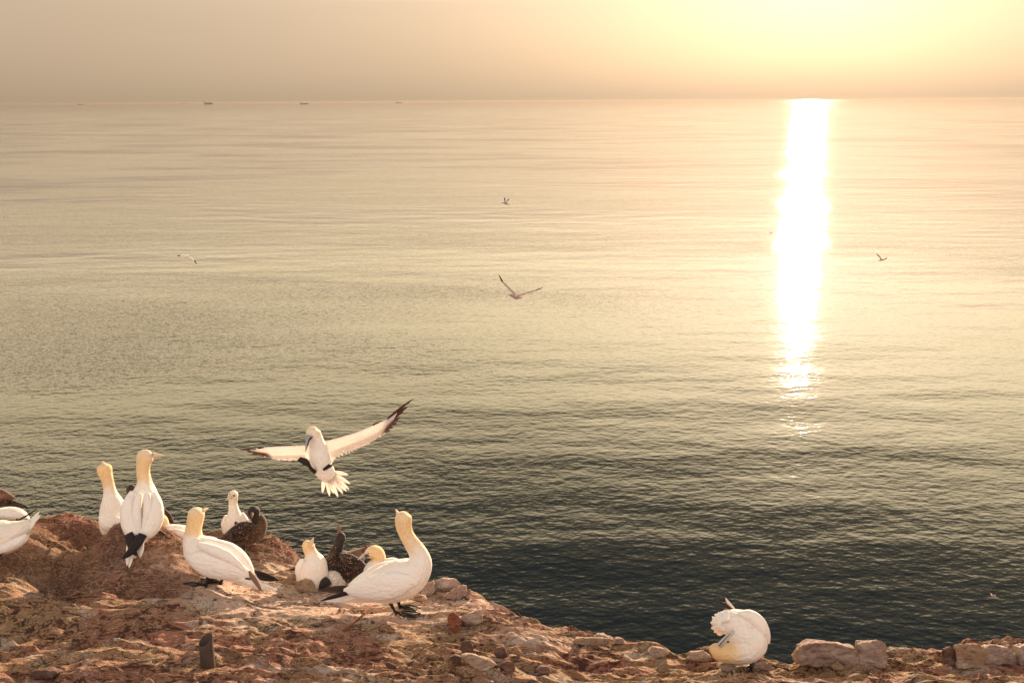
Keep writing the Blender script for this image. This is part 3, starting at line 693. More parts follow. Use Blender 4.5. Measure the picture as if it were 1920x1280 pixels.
add('bill', [loft([(473, 962, -.07, 3.2, 3.2), (472.5, 966, -.11, 2.4, 2.4), (472, 971, -.14, .8, .8)], d, 8, 10)], M['billd'], b)
add('feather_tuft', [loft([(446, 990, -.05, 4.5, 3), (444, 983, -.06, 4.5, 3), (441, 978, -.06, 2, 2)], d, 10, 10)], M['darktrans'], b)
leg(b, d, (456, 1022), (461, 1042), [(452, 1044), (460, 1047), (467, 1045)], r=2.3)

# --- small gannet sitting in front of the juveniles
d = gd(587, 1100, 6.35)-.02
b = bird_root(d, 587, 1100, 'white gannet crouching by the pale stones, eyes shut and bill tipped up', group=GR)
add('body', [loft([(584, 1108, 0, 15, 15, .25), (584.5, 1090, 0, 27, 26, .12), (585.5, 1070, .01, 29.5, 28, 0), (587, 1052, .02, 24, 24, 0), (584, 1038, .02, 12.5, 13, .35), (579.5, 1028, .02, 11.5, 12, .75), (578.5, 1020.5, .02, 11.5, 12, .8), (580, 1015, .02, 8, 9, .7)], d, 48, 26)], M['white'], b)
add('wing', [loft([(568, 1048, -.03, 5, 7), (563, 1063, -.045, 9, 10), (564, 1080, -.05, 8, 8), (568, 1092, -.05, 3, 4)], d, 24, 18)], M['wing'], b)
add('bill', [loft([(583.5, 1017, -.0, 4.6, 4.6), (586, 1012, -.005, 2.6, 2.6), (588, 1007.6, -.01, .6, .6)], d, 8, 10)], M['billp'], b)
add('eye', [loft([(579, 1024.3, -.037, .4, .8), (582.2, 1023.2, -.044, .7, .8), (585.5, 1024.2, -.035, .4, .8)], d, 8, 8)], M['bill'], b)
add('tail', [blade((562, 1066), (541, 1067.5), d, 2.2, .006, 0, 0, dz0=.05, dz1=.08)], M['dark'], b)

# --- speckled juvenile sitting, bill up
d = gd(642, 1094, 6.6)+.05
b = bird_root(d, 642, 1094, 'dark speckled juvenile sitting with its bill pointed straight up, left of the curled adult', 'young gannet', GR, 'young_gannet')
add('body', [loft([(688, 1026, .06, 2.5, 4, 1), (677, 1036, .05, 11, 12, .9), (662, 1050, .03, 22, 22, .35), (643, 1062, .01, 31, 28, 0), (628, 1051, 0, 19, 19, 0), (630, 1035, 0, 12, 13, 0), (634.5, 1023, 0, 9.5, 10, 0)], d, 46, 26)], M['juv'], b)
add('head', [loft([(633, 1028, 0, 10, 10.5), (636, 1018, 0, 9.2, 9.6), (638, 1009, 0, 10, 10.5), (638, 1002, 0, 8.5, 8.5), (637, 998, 0, 4, 4)], d, 26, 22)], M['juvhead'], b)
add('wing', [loft([(640, 1040, -.09, 5, 6), (656, 1050, -.13, 12, 9), (672, 1057, -.11, 10, 8), (686, 1060, -.07, 3, 4)], d, 24, 18)], M['juv'], b)
add('feather_tuft', [loft([(682, 1034, .02, 5.5, 4, 1), (687, 1027, .02, 4.5, 3, 1), (684, 1020, .02, 1.2, 1, 1)], d, 12, 10)], M['darktrans'], b)
add('bill', [loft([(637, 1000, 0, 4.4, 4.2), (635.3, 991, 0, 2.9, 2.9), (633.5, 982.5, 0, .7, .7)], d, 12, 12)], M['billd'], b)
add('foot', [loft([(668, 1071, -.10, 9, 6), (682, 1076, -.10, 7, 5), (690, 1078, -.09, 2, 2)], d, 12, 12)], M['juv'], b)

# --- fluffy chick
d = gd(618, 1104, 6.1)
b = bird_root(d, 618, 1104, 'small fluffy grey-white chick with a dark face, tucked between the adults', 'gannet chick', GR, 'gannet_chick')
def fluff_parts(seeds):
    rnd = random.Random(7); V = []; Fc = []
    for (px, py, dz, rx, ry, rz, cnt) in seeds:
        c = P(px, py, d+dz)
        for i in range(cnt):
            v = Vector((rnd.gauss(0, 1), rnd.gauss(0, 1), rnd.gauss(0, 1))).normalized()
            o = RT*v.x*rx*d/F+UP*v.y*ry*d/F+fwd*v.z*rz*d/F
            n = v.x*RT+v.y*UP+v.z*fwd; n = (n+Vector((rnd.gauss(0, .35), rnd.gauss(0, .35), rnd.gauss(0, .35)))).normalized()
            q = n.cross(Vector((rnd.gauss(0, 1), rnd.gauss(0, 1), rnd.gauss(0, 1)))).normalized()*.0022
            L = rnd.uniform(.008, .017); a = c+o*.96; k = len(V)
            V += [tuple(a-q), tuple(a+q), tuple(a+n*L)]; Fc.append((k, k+1, k+2))
    return V, Fc, [0]*len(V)
add('body', [ball(622, 1087, d, .03, 18, 15, 18), loft([(640, 1097, .05, 8, 10), (630, 1094, .04, 13, 14), (618, 1092, .01, 13, 13)], d, 16, 16), fluff_parts([(622, 1087, .03, 18, 15, 18, 3600), (634, 1095, .05, 12, 10, 12, 900)])], M['white'], b)
add('head', [loft([(616, 1087, -.045, 9, 8), (609, 1093, -.06, 9.5, 8), (603, 1099, -.06, 6.5, 6), (600, 1103, -.06, 3, 3)], d, 20, 18)], M['juvhead'], b)
add('bill', [loft([(601, 1102, -.06, 2.6, 2.6), (597, 1107, -.065, .7, .7)], d, 6, 10)], M['billd'], b)

# --- adult curled behind the big gannet, bill down left
d = 6.5
b = bird_root(d, 706, 1085, 'adult gannet resting behind the big one, grey bill pointing down left', group=GR)
add('body', [loft([(768, 1063, .04, 5, 8, 0), (748, 1064, .03, 15, 18, 0), (724, 1068, .01, 22, 24, 0), (703, 1074, 0, 24, 24, 0), (693, 1086, 0, 14, 16, 0)], d, 34, 26),
     loft([(703, 1070, 0, 16, 17, 0), (708, 1056, 0, 14.5, 16, .35), (709, 1044, 0, 14, 15, .7), (704, 1036.5, -.01, 14.5, 14.5, .8), (695.5, 1036, -.015, 12.3, 12, .75), (688, 1038.5, -.02, 7.5, 8, .55), (685, 1040, -.02, 4, 5, .4)], d, 34, 24)], M['white'], b)
add('wing', [loft([(722, 1052, .0, 6, 10), (738, 1056, -.03, 11, 12), (755, 1062, -.02, 7, 9), (772, 1068, .0, 2, 3)], d, 24, 18)], M['wing'], b)
add('bill', [loft([(687.5, 1038, -.03, 5.2, 5), (681, 1041.5, -.035, 3.4, 3.4), (675, 1045.5, -.04, 2.3, 2.3), (668.8, 1050, -.045, .6, .6)], d, 14, 12)], M['bill'], b)
add('eye', [ball(690.4, 1037, d, -.055, 1.3)], M['eye'], b)
add('lore', [loft([(684, 1040.5, -.055, 1.5, 1.5), (688.5, 1041, -.062, 1.9, 1.5), (693, 1042.6, -.06, .5, .6)], d, 8, 8)], M['eye'], b)

# --- preening gannet on its own at the right
d = gd(1408, 1259, 5.3)
b = bird_root(d, 1408, 1259, 'lone gannet preening on the right, head twisted under, bill in its feathers', group='gannets gathered on the cliff edge')
add('body', [loft([(1341, 1180, .02, 8, 10, 0), (1350, 1173, .02, 17, 18, 0), (1366, 1166, .03, 22.5, 24, 0), (1388, 1164, .05, 21, 27, 0), (1404, 1172, .06, 25, 30, 0), (1411, 1192, .05, 27, 32, 0), (1407, 1212, .04, 28, 30, 0), (1399, 1228, .04, 13, 16, 0)], d, 50, 28),
     loft([(1404, 1178, .0, 12, 14, 0), (1411, 1198, -.02, 24, 24, 0), (1403, 1216, -.035, 25.5, 24, 0), (1385, 1223, -.05, 21, 22, .3), (1366, 1224, -.07, 18.5, 19, .7), (1350, 1221, -.085, 16.8, 16, .95), (1338, 1217, -.09, 11.5, 11, 1), (1331, 1216, -.09, 5, 6, 1)], d, 50, 28)], M['white'], b)
add('wing', [loft([(1386, 1149, .0, 5, 8), (1408, 1154, -.01, 11, 12), (1425, 1170, -.01, 12.5, 13), (1436, 1189, .0, 8.5, 8), (1441, 1205, .01, 3, 3)], d, 30, 18)], M['wing'], b)
rr_ = random.Random(4)
add('rump_feathers', [blade((1361+10*math.cos(t_), 1171+8*math.sin(t_)), (1361+(26.5+rr_.uniform(-1.5, 3))*math.cos(t_), 1169+(25+rr_.uniform(-1.5, 3))*math.sin(t_)), d, rr_.uniform(3.4, 6), .012, rr_.uniform(-2, 2), 0, dz0=-.055, dz1=.01) for t_ in [math.radians(a_) for a_ in (118, 126, 141, 149, 163, 178, 186, 201, 209, 224, 239, 247, 262, 281)]], M['wing'], b)
add('flight_feathers', [blade((1379, 1146), (1344, 1123.5), d, 2.4, .006, -1, 0, dz0=.06, dz1=.06), blade((1374, 1143), (1356, 1128), d, 2.2, .006, 0, .3, dz0=.06, dz1=.06)], M['dark'], b)
add('flight_feathers', [blade((1379, 1146), (1360, 1120), d, 3.6, .006, -1, .5, dz0=.07, dz1=.08)], M['wing'], b)
add('bill', [loft([(1349, 1209.5, -.150, 5.6, 5), (1357, 1201, -.16, 5.2, 4), (1366, 1191.5, -.15, 4.4, 3.6), (1375, 1183, -.12, 3.2, 3)], d, 14, 14)], M['bill'], b)
add('gape_line', [loft([(1348.5, 1209.5, -.172, .8, .8), (1358, 1199, -.180, .8, .7), (1370, 1187, -.160, .5, .5)], d, 10, 8)], M['eye'], b)
add('belly', [ball(1389, 1190, d, -.01, 25, 26, 24)], M['white'], b)
leg(b, d, (1409, 1232), (1408, 1257), [(1398, 1258), (1403, 1263), (1411, 1262)], r=3)

# --- three birds cut by the left edge
d = 6.35
b = bird_root(d, 0, 1040, 'gannet cut off by the left picture edge, white fanned tail raised to the right', group=GR)
add('body', [loft([(60, 978, 0, 7, 6, .2), (44, 990, 0, 17, 18, .3), (22, 1003, 0, 29, 28, .3), (-2, 1008, 0, 33, 32, .3), (-30, 1008, .02, 30, 30, .3), (-55, 992, .02, 16, 18, .5), (-68, 976, .02, 12, 14, .8), (-70, 964, 0, 10, 11, .8)], d, 46, 26)], M['white'], b)
add('tail', [blade((48, 988), (75, 957.5), d, 3.4, .006, 0, 0, base=1), blade((52, 988), (75.5, 965.5), d, 4.4, .006, 0, .1, dz0=-.01, dz1=-.01, base=1), blade((50, 993), (66, 978), d, 5, .006, 0, .1, dz0=-.02, dz1=-.02, base=1)], M['wing'], b)
add('wing', [loft([(50, 1003, -.08, 4, 5), (36, 1014, -.11, 9, 7), (12, 1026, -.12, 9, 7), (-20, 1036, -.11, 5, 5)], d, 26, 16)], M['wing'], b)
add('flight_feathers', [blade((-12, 1046), (44, 1014), d, 1.9, .008, 1, 0, dz0=-.10, dz1=-.09)], M['dark'], b)
add('bill', [loft([(-66, 962, -.03, 5, 5), (-58, 972, -.05, 3, 3), (-50, 980, -.07, .8, .8)], d, 10, 10)], M['bill'], b)
leg(b, d, (-14, 1034), (-14, 1050), [(-4, 1053), (-12, 1056), (-20, 1054)])
d = 6.95
b = bird_root(d, 8, 985, 'white gannet back rising behind the one at the left edge, thin black wing tips', group=GR)
add('body', [loft([(54, 974, 0, 2.5, 5, 0), (42, 969, 0, 11, 13, .02), (24, 967, 0, 17, 19, .05), (0, 971, 0, 19, 21, .1), (-26, 972, .02, 17, 19, .1), (-44, 962, .02, 11, 12, .4), (-50, 948, .02, 9, 10, .8), (-48, 938, .0, 8, 9, .8)], d, 40, 24)], M['white'], b)
add('flight_feathers', [blade((31, 976), (72, 951), d, 1.6, .006, 1.5, 0, dz0=-.10, dz1=-.02), blade((31, 972), (40, 983), d, 2.2, .006, 0, .4, dz0=-.10, dz1=-.10)], M['dark'], b)
add('flight_feathers', [blade((34, 979), (54, 973), d, 2.6, .006, 0, .35, dz0=-.10, dz1=-.06)], M['darktrans'], b)
add('bill', [loft([(-45, 938, -.03, 4, 4), (-38, 940, -.05, 2.4, 2.4), (-31, 942, -.07, .8, .8)], d, 10, 10)], M['bill'], b)
leg(b, d, (0, 985), (0, 1000), [(8, 1003), (0, 1005), (-8, 1003)])
d = 7.3
b = bird_root(d, -6, 960, 'dark brown juvenile at the far left edge with a black tail pointing right', 'young gannet', GR, 'young_gannet')
add('body', [loft([(24, 941, 0, 5, 6), (8, 938, 0, 12, 13, .2), (-10, 935, 0, 19, 18, .1), (-30, 930, 0, 19, 18), (-45, 915, 0, 11, 12), (-50, 902, 0, 9, 10), (-50, 894, 0, 6, 6)], d, 36, 22)], M['juv'], b)
add('wing', [loft([(-20, 921, -.08, 6, 6, .4), (0, 925, -.10, 9, 8, .5), (16, 930, -.08, 6, 6, .5), (29, 934, -.04, 1.5, 2, .4)], d, 24, 16)], M['juv'], b)
add('tail', [blade((16, 939), (53, 951), d, 4.2, .010, 1, .1, base=1), blade((10, 943), (47, 950), d, 3.8, .008, 0, .3, dz0=-.02, dz1=-.01, base=1)], M['dark'], b)
add('bill', [loft([(-50, 894, -.02, 4, 4), (-46, 886, -.03, 2.4, 2.4), (-42, 879, -.03, .8, .8)], d, 10, 10)], M['billd'], b)
leg(b, d, (-8, 950), (-8, 975), [(0, 978), (-8, 980), (-16, 978)])

# --- gannet coming in to land
d = 6.3
b = bird_root(d, 600, 855, 'gannet landing above the colony with both wings spread wide, tail fanned', 'gannet', name='flying_gannet')
add('body', [loft([(619, 896, .02, 13, 9, 0), (612, 887, .01, 17, 14, 0), (603, 872, 0, 19, 18, 0), (599, 856, 0, 18.5, 18, 0), (597, 842, 0, 17, 16, 0), (594, 830, -.01, 14.5, 15, .05), (591, 820, -.02, 13, 14, .2), (587.5, 811, -.03, 13.6, 14, .4), (587.5, 805, -.03, 11.5, 12, .5), (588.5, 800.5, -.03, 6, 6.5, .5)], d, 50, 28)], M['white'], b)
add('bill', [loft([(579, 817, -.09, 5.5, 5, .9), (577, 826, -.11, 4, 3.6, .7), (575, 836, -.12, 2.7, 2.4, .6), (572.8, 847, -.12, .6, .6, .5)], d, 14, 14)], M['bill'], b)
add('lore', [loft([(586.5, 818.5, -.095, .8, .8), (581.5, 822.5, -.118, 1.7, 1.1), (578, 829, -.128, 1.2, .8), (576, 836, -.130, .4, .4)], d, 12, 8)], M['eye'], b)
def wing_sheet(lead, trail, n=60, m=9, camber=.03, dzs=(0, 0), jag=1.6, seed=1, dark=None):
    """closed thin wing between a leading-edge and a trailing-edge line (pixels), feather tips notch the rear edge"""
    L = crom([(x, y, 0) for x, y in lead], n); T = crom([(x, y, 0) for x, y in trail], n)
    rnd = random.Random(seed); V = []; Fc = []; Tn = []
    for side in (-1, 1):
        for i in range(n):
            u = i/(n-1); dz = dzs[0]+(dzs[1]-dzs[0])*u
            jg = (rnd.random()-.5)*jag*1.6 if side < 0 else jgs[i]
            if side < 0:
                if i == 0: jgs = []
                jgs.append(jg)
            for j in range(m):
                v = j/(m-1)
                x = L[i, 0]*(1-v)+T[i, 0]*v; y = L[i, 1]*(1-v)+T[i, 1]*v
                y += jg*v**4
                th = .010*math.sin(math.pi*min(v*1.6+.08, 1))*(1-.6*u)+.0015
                V.append(tuple(P(x, y, d+dz-camber*math.sin(math.pi*v)*(1-.5*u)+side*th)))
                Tn.append(dark(u, v) if dark else 0)
    for s_ in range(2):
        for i in range(n-1):
            for j in range(m-1):
                a = s_*n*m+i*m+j; q = (a, a+1, a+m+1, a+m); Fc.append(q if s_ else q[::-1])
    N = n*m
    for i in range(n-1):
        Fc.append((i*m, (i+1)*m, N+(i+1)*m, N+i*m)); Fc.append((i*m+m-1, N+i*m+m-1, N+(i+1)*m+m-1, (i+1)*m+m-1))
    for j in range(m-1):
        Fc.append((j, N+j, N+j+1, j+1)); e = (n-1)*m; Fc.append((e+j, e+j+1, N+e+j+1, N+e+j))
    return V, Fc, Tn
rr2 = random.Random(9)
ss = lambda x, a_, b_: min(max((x-a_)/(b_-a_), 0), 1)**2*(3-2*min(max((x-a_)/(b_-a_), 0), 1))
rw = add('wing', [wing_sheet([(600, 828), (618, 824.5), (646, 817), (674, 808), (699, 797), (727, 785), (745, 773)], [(614, 872), (624, 866), (631, 857), (643, 849), (663, 844), (690, 831.5), (713, 817), (730, 803)][:8], dzs=(.03, .16),
    dark=lambda u, v: max(.75*ss(u, .80, .95)*ss(v, .2, .6), .22*math.exp(-((v-.42)/.16)**2)*ss(u, .1, .5)))], M['flight'], b)
for i, (a_, c_) in enumerate((((728, 784), (776, 747)), ((727, 787), (765, 762)), ((725, 791), (757, 771)), ((722, 796), (751, 783)), ((719, 800), (745, 793)), ((716, 804), (738, 801)), ((712, 808), (732, 808)))):
    add('primary_feather', [blade(a_, c_, d, 3.7 if i else 2.4, .004, -1.0, .2+.1*i, dz0=.14, dz1=.20-.01*i, base=.9)], M['darktrans'], rw)
add('alula_feather', [blade((699, 797), (712, 791.5), d, 1.5, .004, -1, .1, dz0=.09, dz1=.10)], M['darktrans'], rw)
lw = add('wing', [wing_sheet([(594, 832), (571, 834.5), (545, 835.5), (522, 836.5), (500, 838), (480, 840), (462, 842)], [(588, 868), (577, 861), (560, 862), (540, 863), (522, 862), (503, 857.5), (484, 852), (466, 845)], dzs=(.03, .10), seed=4,
    dark=lambda u, v: max(.9*ss(u, .58, .76)*ss(v, .35, .7), .9*ss(u, .9, 1.0), .2*math.exp(-((v-.45)/.2)**2)*ss(u, .1, .5)))], M['flight'], b)
for a_, c_ in (((480, 842), (448, 842.5)), ((484, 846), (462, 846)), ((492, 850), (472, 850.5))):
    add('primary_feather', [blade(a_, c_, d, 2.2, .004, 0, .4, dz0=.08, dz1=.10)], M['darktrans'], lw)
add('alula_feather', [blade((494, 838.5), (482, 841), d, 1.3, .004, 0, .1, dz0=.04, dz1=.05)], M['darktrans'], lw)
for i, (a_, c_) in enumerate((((608, 893), (604.5, 924)), ((612, 894), (618, 930)), ((617, 894), (634, 931.5)), ((621, 893), (643, 925.5)), ((624, 891), (655, 917.5)), ((626, 888), (657, 907)), ((624, 884), (653, 889.5)), ((615, 895), (626, 925)), ((623, 892), (650, 921)))):
    add('tail_feather', [blade(a_, c_, d, 3.9, .003, 0, .0, dz0=.02, dz1=.05+.002*i, base=.55)], M['flight'], b)
add('tail_coverts', [loft([(612, 885, .01, 15, 11), (618, 894, .02, 14, 7), (623, 901, .04, 7, 3), (626, 905, .045, 2, 1)], d, 18, 20)], M['flight'], b)
def webfoot(poly, dz, nm='foot'):
    V = [tuple(P(x, y, d+dz)) for x, y in poly]+[tuple(P(x, y, d+dz+.008)) for x, y in poly]; n = len(poly)
    Fc = [tuple(range(n))[::-1], tuple(range(n, 2*n))]+[(i, (i+1) % n, n+(i+1) % n, n+i) for i in range(n)]
    return V, Fc, [0]*2*n
for wing_, L0, L1, T0, T1 in ((rw, (618, 824.5), (727, 785), (630, 858), (716, 815)), (lw, (571, 834.5), (486, 839.5), (572, 861.5), (500, 856))):
    for i in range(15):
        u_ = i/14; lx, ly = L0[0]+(L1[0]-L0[0])*u_, L0[1]+(L1[1]-L0[1])*u_; tx, ty = T0[0]+(T1[0]-T0[0])*u_, T0[1]+(T1[1]-T0[1])*u_+(3.0*math.sin(math.pi*u_) if wing_ is rw else 1.2*math.sin(math.pi*u_))
        dzb = (.045+.10*u_ if wing_ is rw else .04+.06*u_)
        add('secondary_feather', [blade((lx*.45+tx*.55, ly*.45+ty*.55), (tx+rr2.uniform(-.8, .8)+(2 if wing_ is rw else -2)*u_, ty+rr2.uniform(.3, 2.0)), d, 3.6 if wing_ is rw else 3.0, .0035, 0, 0, n=7, dz0=dzb-.004, dz1=dzb+.004, base=.8)], M['flight'], wing_)
lg = add('leg', [loft([(590, 884, -.05, 4, 4), (584, 879, -.09, 3.2, 3.2), (577, 868, -.12, 3.0, 3.0)], d, 10, 12)], M['leg'], b)
add('foot', [webfoot([(580, 876), (571, 872), (556.5, 863), (563, 856.5), (571, 858), (577, 860.5), (583, 871)], -.13)], M['leg'], lg)
lg = add('leg', [loft([(607, 880, -.07, 2.4, 2.4), (613, 876, -.09, 3.4, 3), (618, 872, -.10, 3.4, 3)], d, 10, 12)], M['leg'], b)
add('foot', [webfoot([(613, 878), (613, 872), (620, 871), (626, 867.5), (624, 872), (619, 877)], -.11)], M['leg'], lg)

# --- far birds in flight over the water
def far_bird(label, d, body, lwing, rwing, dark_body=False, wr=2.2):
    """body: stations tail to head; wings: stations root to tip"""
    b = bird_root(d, body[len(body)//2][0], body[len(body)//2][1], label, 'seabird', 'seabirds flying over the water', 'flying_seabird')
    add('body', [loft(body, d, 20, 12)], M['farbody'] if dark_body else M['white'], b)
    bx, by = body[-1][:2]; px, py = body[-2][:2]
    L = math.hypot(bx-px, by-py)+1e-6; ux, uy = (bx-px)/L, (by-py)/L
    r = body[-2][3]
    add('bill', [loft([(bx-ux*.3*r, by-uy*.3*r, 0, r*.42, r*.42), (bx+ux*2.0*r, by+uy*2.0*r, 0, .12*r, .12*r)], d, 5, 8)], M['billd'], b)
    for wst in (lwing, rwing):
        k = len(wst)
        inner = loft([(x, y, dz*1.0, c, .5) for x, y, dz, c in wst[:k-1]], d, 14, 10)
        w_ = add('wing', [inner], M['farwing'] if dark_body else M['white'], b)
        x0, y0, z0, c0 = wst[k-2]; x1, y1, z1, c1 = wst[k-1]
        add('wing_tip', [loft([(x0, y0, z0, c0, .6), ((x0+x1)/2, (y0+y1)/2, (z0+z1)/2, c0*.75, .5), (x1, y1, z1, c1, .3)], d, 8, 10)], M['darktrans'], w_)
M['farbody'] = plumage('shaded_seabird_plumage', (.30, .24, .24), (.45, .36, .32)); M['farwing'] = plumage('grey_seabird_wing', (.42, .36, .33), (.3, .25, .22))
far_bird('largest of the far birds, gliding left of centre with wings held in a wide V', 31,
    [(979, 557.5, 0, .6, 1), (974, 558, 0, 1.8, 2), (968, 558, 0, 3.3, 3.2), (962, 555.5, 0, 2.6, 2.6), (958, 553.5, 0, 2.2, 2.2), (956, 553, 0, 1.4, 1.4)],
    [(966, 553, 0, 3.2), (958, 544, .2, 2.2), (949, 535, .4, 1.9), (942, 528, .55, 1.7), (935.2, 514.5, .8, .4)],
    [(969, 555, 0, 2.6), (982, 551, -.1, 1.5), (998, 546, -.2, 1.2), (1006, 543.5, -.25, 1.1), (1018, 539, -.35, .3)], True)
far_bird('small dark bird high over the sea with both wings raised', 106,
    [(954.5, 383.5, 0, .4, .5), (951, 382.6, 0, 1.1, 1.2), (947.5, 381.4, 0, 1.5, 1.5), (944, 380.5, 0, .9, .9), (941.5, 380.3, 0, .6, .6)],
    [(947.5, 381, 0, 1.8), (946.8, 377, 0, 1.6), (946.4, 374.5, 0, 1.4), (946, 370.5, 0, .3)],
    [(949.5, 381, 0, 1.8), (951, 377.8, .5, 1.5), (952.3, 375.5, .7, 1.2), (955, 372.6, 1, .3)], True)
far_bird('pale bird at the left over the water, right wing drooping with a brown tip', 74,
    [(343, 482.5, 0, .6, .6), (347, 481.5, 0, 2.0, 2.0), (351, 480, 0, 2.4, 2.4), (354, 478, 0, 1.2, 1.2), (355.3, 476.8, 0, .9, .9)],
    [(350, 480.5, 0, 2.4), (344, 479, .4, 1.7), (338, 479, .6, 1.2), (332, 479.5, .9, .3)],
    [(352, 481, 0, 2.6), (359, 484.5, -.4, 1.7), (364.5, 488.8, -.6, 1.3), (369.5, 495.5, -.9, .3)])
far_bird('small pale bird right of the sun glitter, one wing swept up', 92,
    [(1647, 488.2, 0, .5, .6), (1651, 488, 0, 1.1, 1.2), (1655, 487, 0, 1.3, 1.3), (1659, 486, 0, .9, .9), (1661.5, 485.4, 0, .6, .6)],
    [(1653, 487.5, 0, 2.2), (1651, 484, .3, 1.7), (1648.5, 480.5, .5, 1.2), (1643, 475.5, .9, .3)],
    [(1656, 486.8, 0, 1.2), (1659, 485.8, -.3, 1.0), (1661, 484.6, -.4, .8), (1664, 482.6, -.7, .3)], True)
far_bird('tiny bird at the left border of the sun glitter', 150,
    [(1449, 436.2, 0, .3, .3), (1448, 435.6, 0, .7, .7), (1446.5, 434.8, 0, .8, .8), (1445.3, 434.2, 0, .4, .4)],
    [(1447.6, 434.8, 0, .7), (1450, 433, .6, .6), (1451, 432.2, .6, .5), (1454, 430.2, .9, .2)],
    [(1447, 435.2, 0, .7), (1445.5, 436.5, -.6, .7), (1444.8, 437.2, -.6, .6), (1443, 439.6, -.9, .2)], True)
far_bird('faint pinkish bird low over the dark water near the right edge', 62,
    [(1868, 1118, 0, .6, .6), (1864.5, 1117.5, 0, 1.6, 1.6), (1861, 1117, 0, 1.8, 1.8), (1858, 1116, 0, 1.0, 1.0), (1857, 1115.6, 0, .6, .6)],
    [(1861, 1116.5, 0, 1.8), (1859, 1114, .4, 1.4), (1858, 1112.6, .6, 1.1), (1856, 1110, .8, .3)],
    [(1862, 1117, 0, 1.8), (1865, 1115, -.4, 1.4), (1867, 1114.5, -.6, 1.1), (1870, 1116, -.8, .3)], True)

# ------------------------------------------------------------------ stones
def stone(poly, d, depth, mat, label, name='loose_stone', cat='stone', group='loose stones on the cliff edge', seed=0, rough=.12, lean=0.0, sub=3, up=-0.5):
    """hull of the outline and the same outline pushed horizontally back, then roughened"""
    rnd = random.Random(seed); base = min(poly, key=lambda q: -q[1])
    pts = []
    cx = sum(p[0] for p in poly)/len(poly); cy = sum(p[1] for p in poly)/len(poly); c = P(cx, cy, d)
    bk = Vector((fwd.x, fwd.y, 0)).normalized()
    for x, y in poly:
        p = P(x, y, d); h = (p.z-c.z)
        p = p+bk*(lean*h)
        pts.append(p); q = c+(p-c)*rnd.uniform(.86, .97)+bk*depth*rnd.uniform(.8, 1.1)+Vector((0, 0, up*depth)); pts.append(q)
    pts += [c-bk*depth*.10+Vector((0, 0, -.01)), c+bk*depth*1.1+Vector((0, 0, up*depth))]
    bm = bmesh.new()
    for p in pts: bm.verts.new(p)
    r = bmesh.ops.convex_hull(bm, input=bm.verts[:])
    bmesh.ops.delete(bm, geom=[v for v in bm.verts if not v.link_faces], context='VERTS')
    bmesh.ops.bevel(bm, geom=bm.edges[:], offset=min(depth, .05)*.05, segments=1, affect='EDGES')
    bmesh.ops.triangulate(bm, faces=bm.faces[:])
    size = max((p-c).length for p in pts)
    for it in range(6):
        ed = [e for e in bm.edges if e.calc_length() > max(size/9, .007)]
        if not ed or len(bm.verts) > 2600: break
        bmesh.ops.subdivide_edges(bm, edges=ed, cuts=1); bmesh.ops.triangulate(bm, faces=[f for f in bm.faces if len(f.verts) > 3])
    bm.normal_update()
    for v in bm.verts:
        q = v.co*(1/size)
        n = mnoise.fractal(q*1.6+Vector((seed, 0, 0)), 1.0, 2.0, 4)*.05+mnoise.fractal(q*7+Vector((seed, 3, 0)), .7, 2.1, 4)*.04
        v.co += v.normal*n*size*(rough/.12)
    V = [tuple(v.co) for v in bm.verts]; bm.verts.index_update(); Fc = [tuple(v.index for v in f.verts) for f in bm.faces]; bm.free()
    low = min(V, key=lambda q: q[2])
    rt = None
    me = bpy.data.meshes.new(name); o = bpy.data.objects.new(name, me); COL.objects.link(o); o.location = c
    me.from_pydata([tuple(Vector(v)-c) for v in V], [], Fc); me.materials.append(mat); me.update()
    me.polygons.foreach_set('use_smooth', [True]*len(me.polygons))
    try: me.set_sharp_from_angle(angle=math.radians(32))
    except Exception: pass
    tag(o, label, cat, group); return o
G_ = lambda px, py, df: gd(px, py, df)
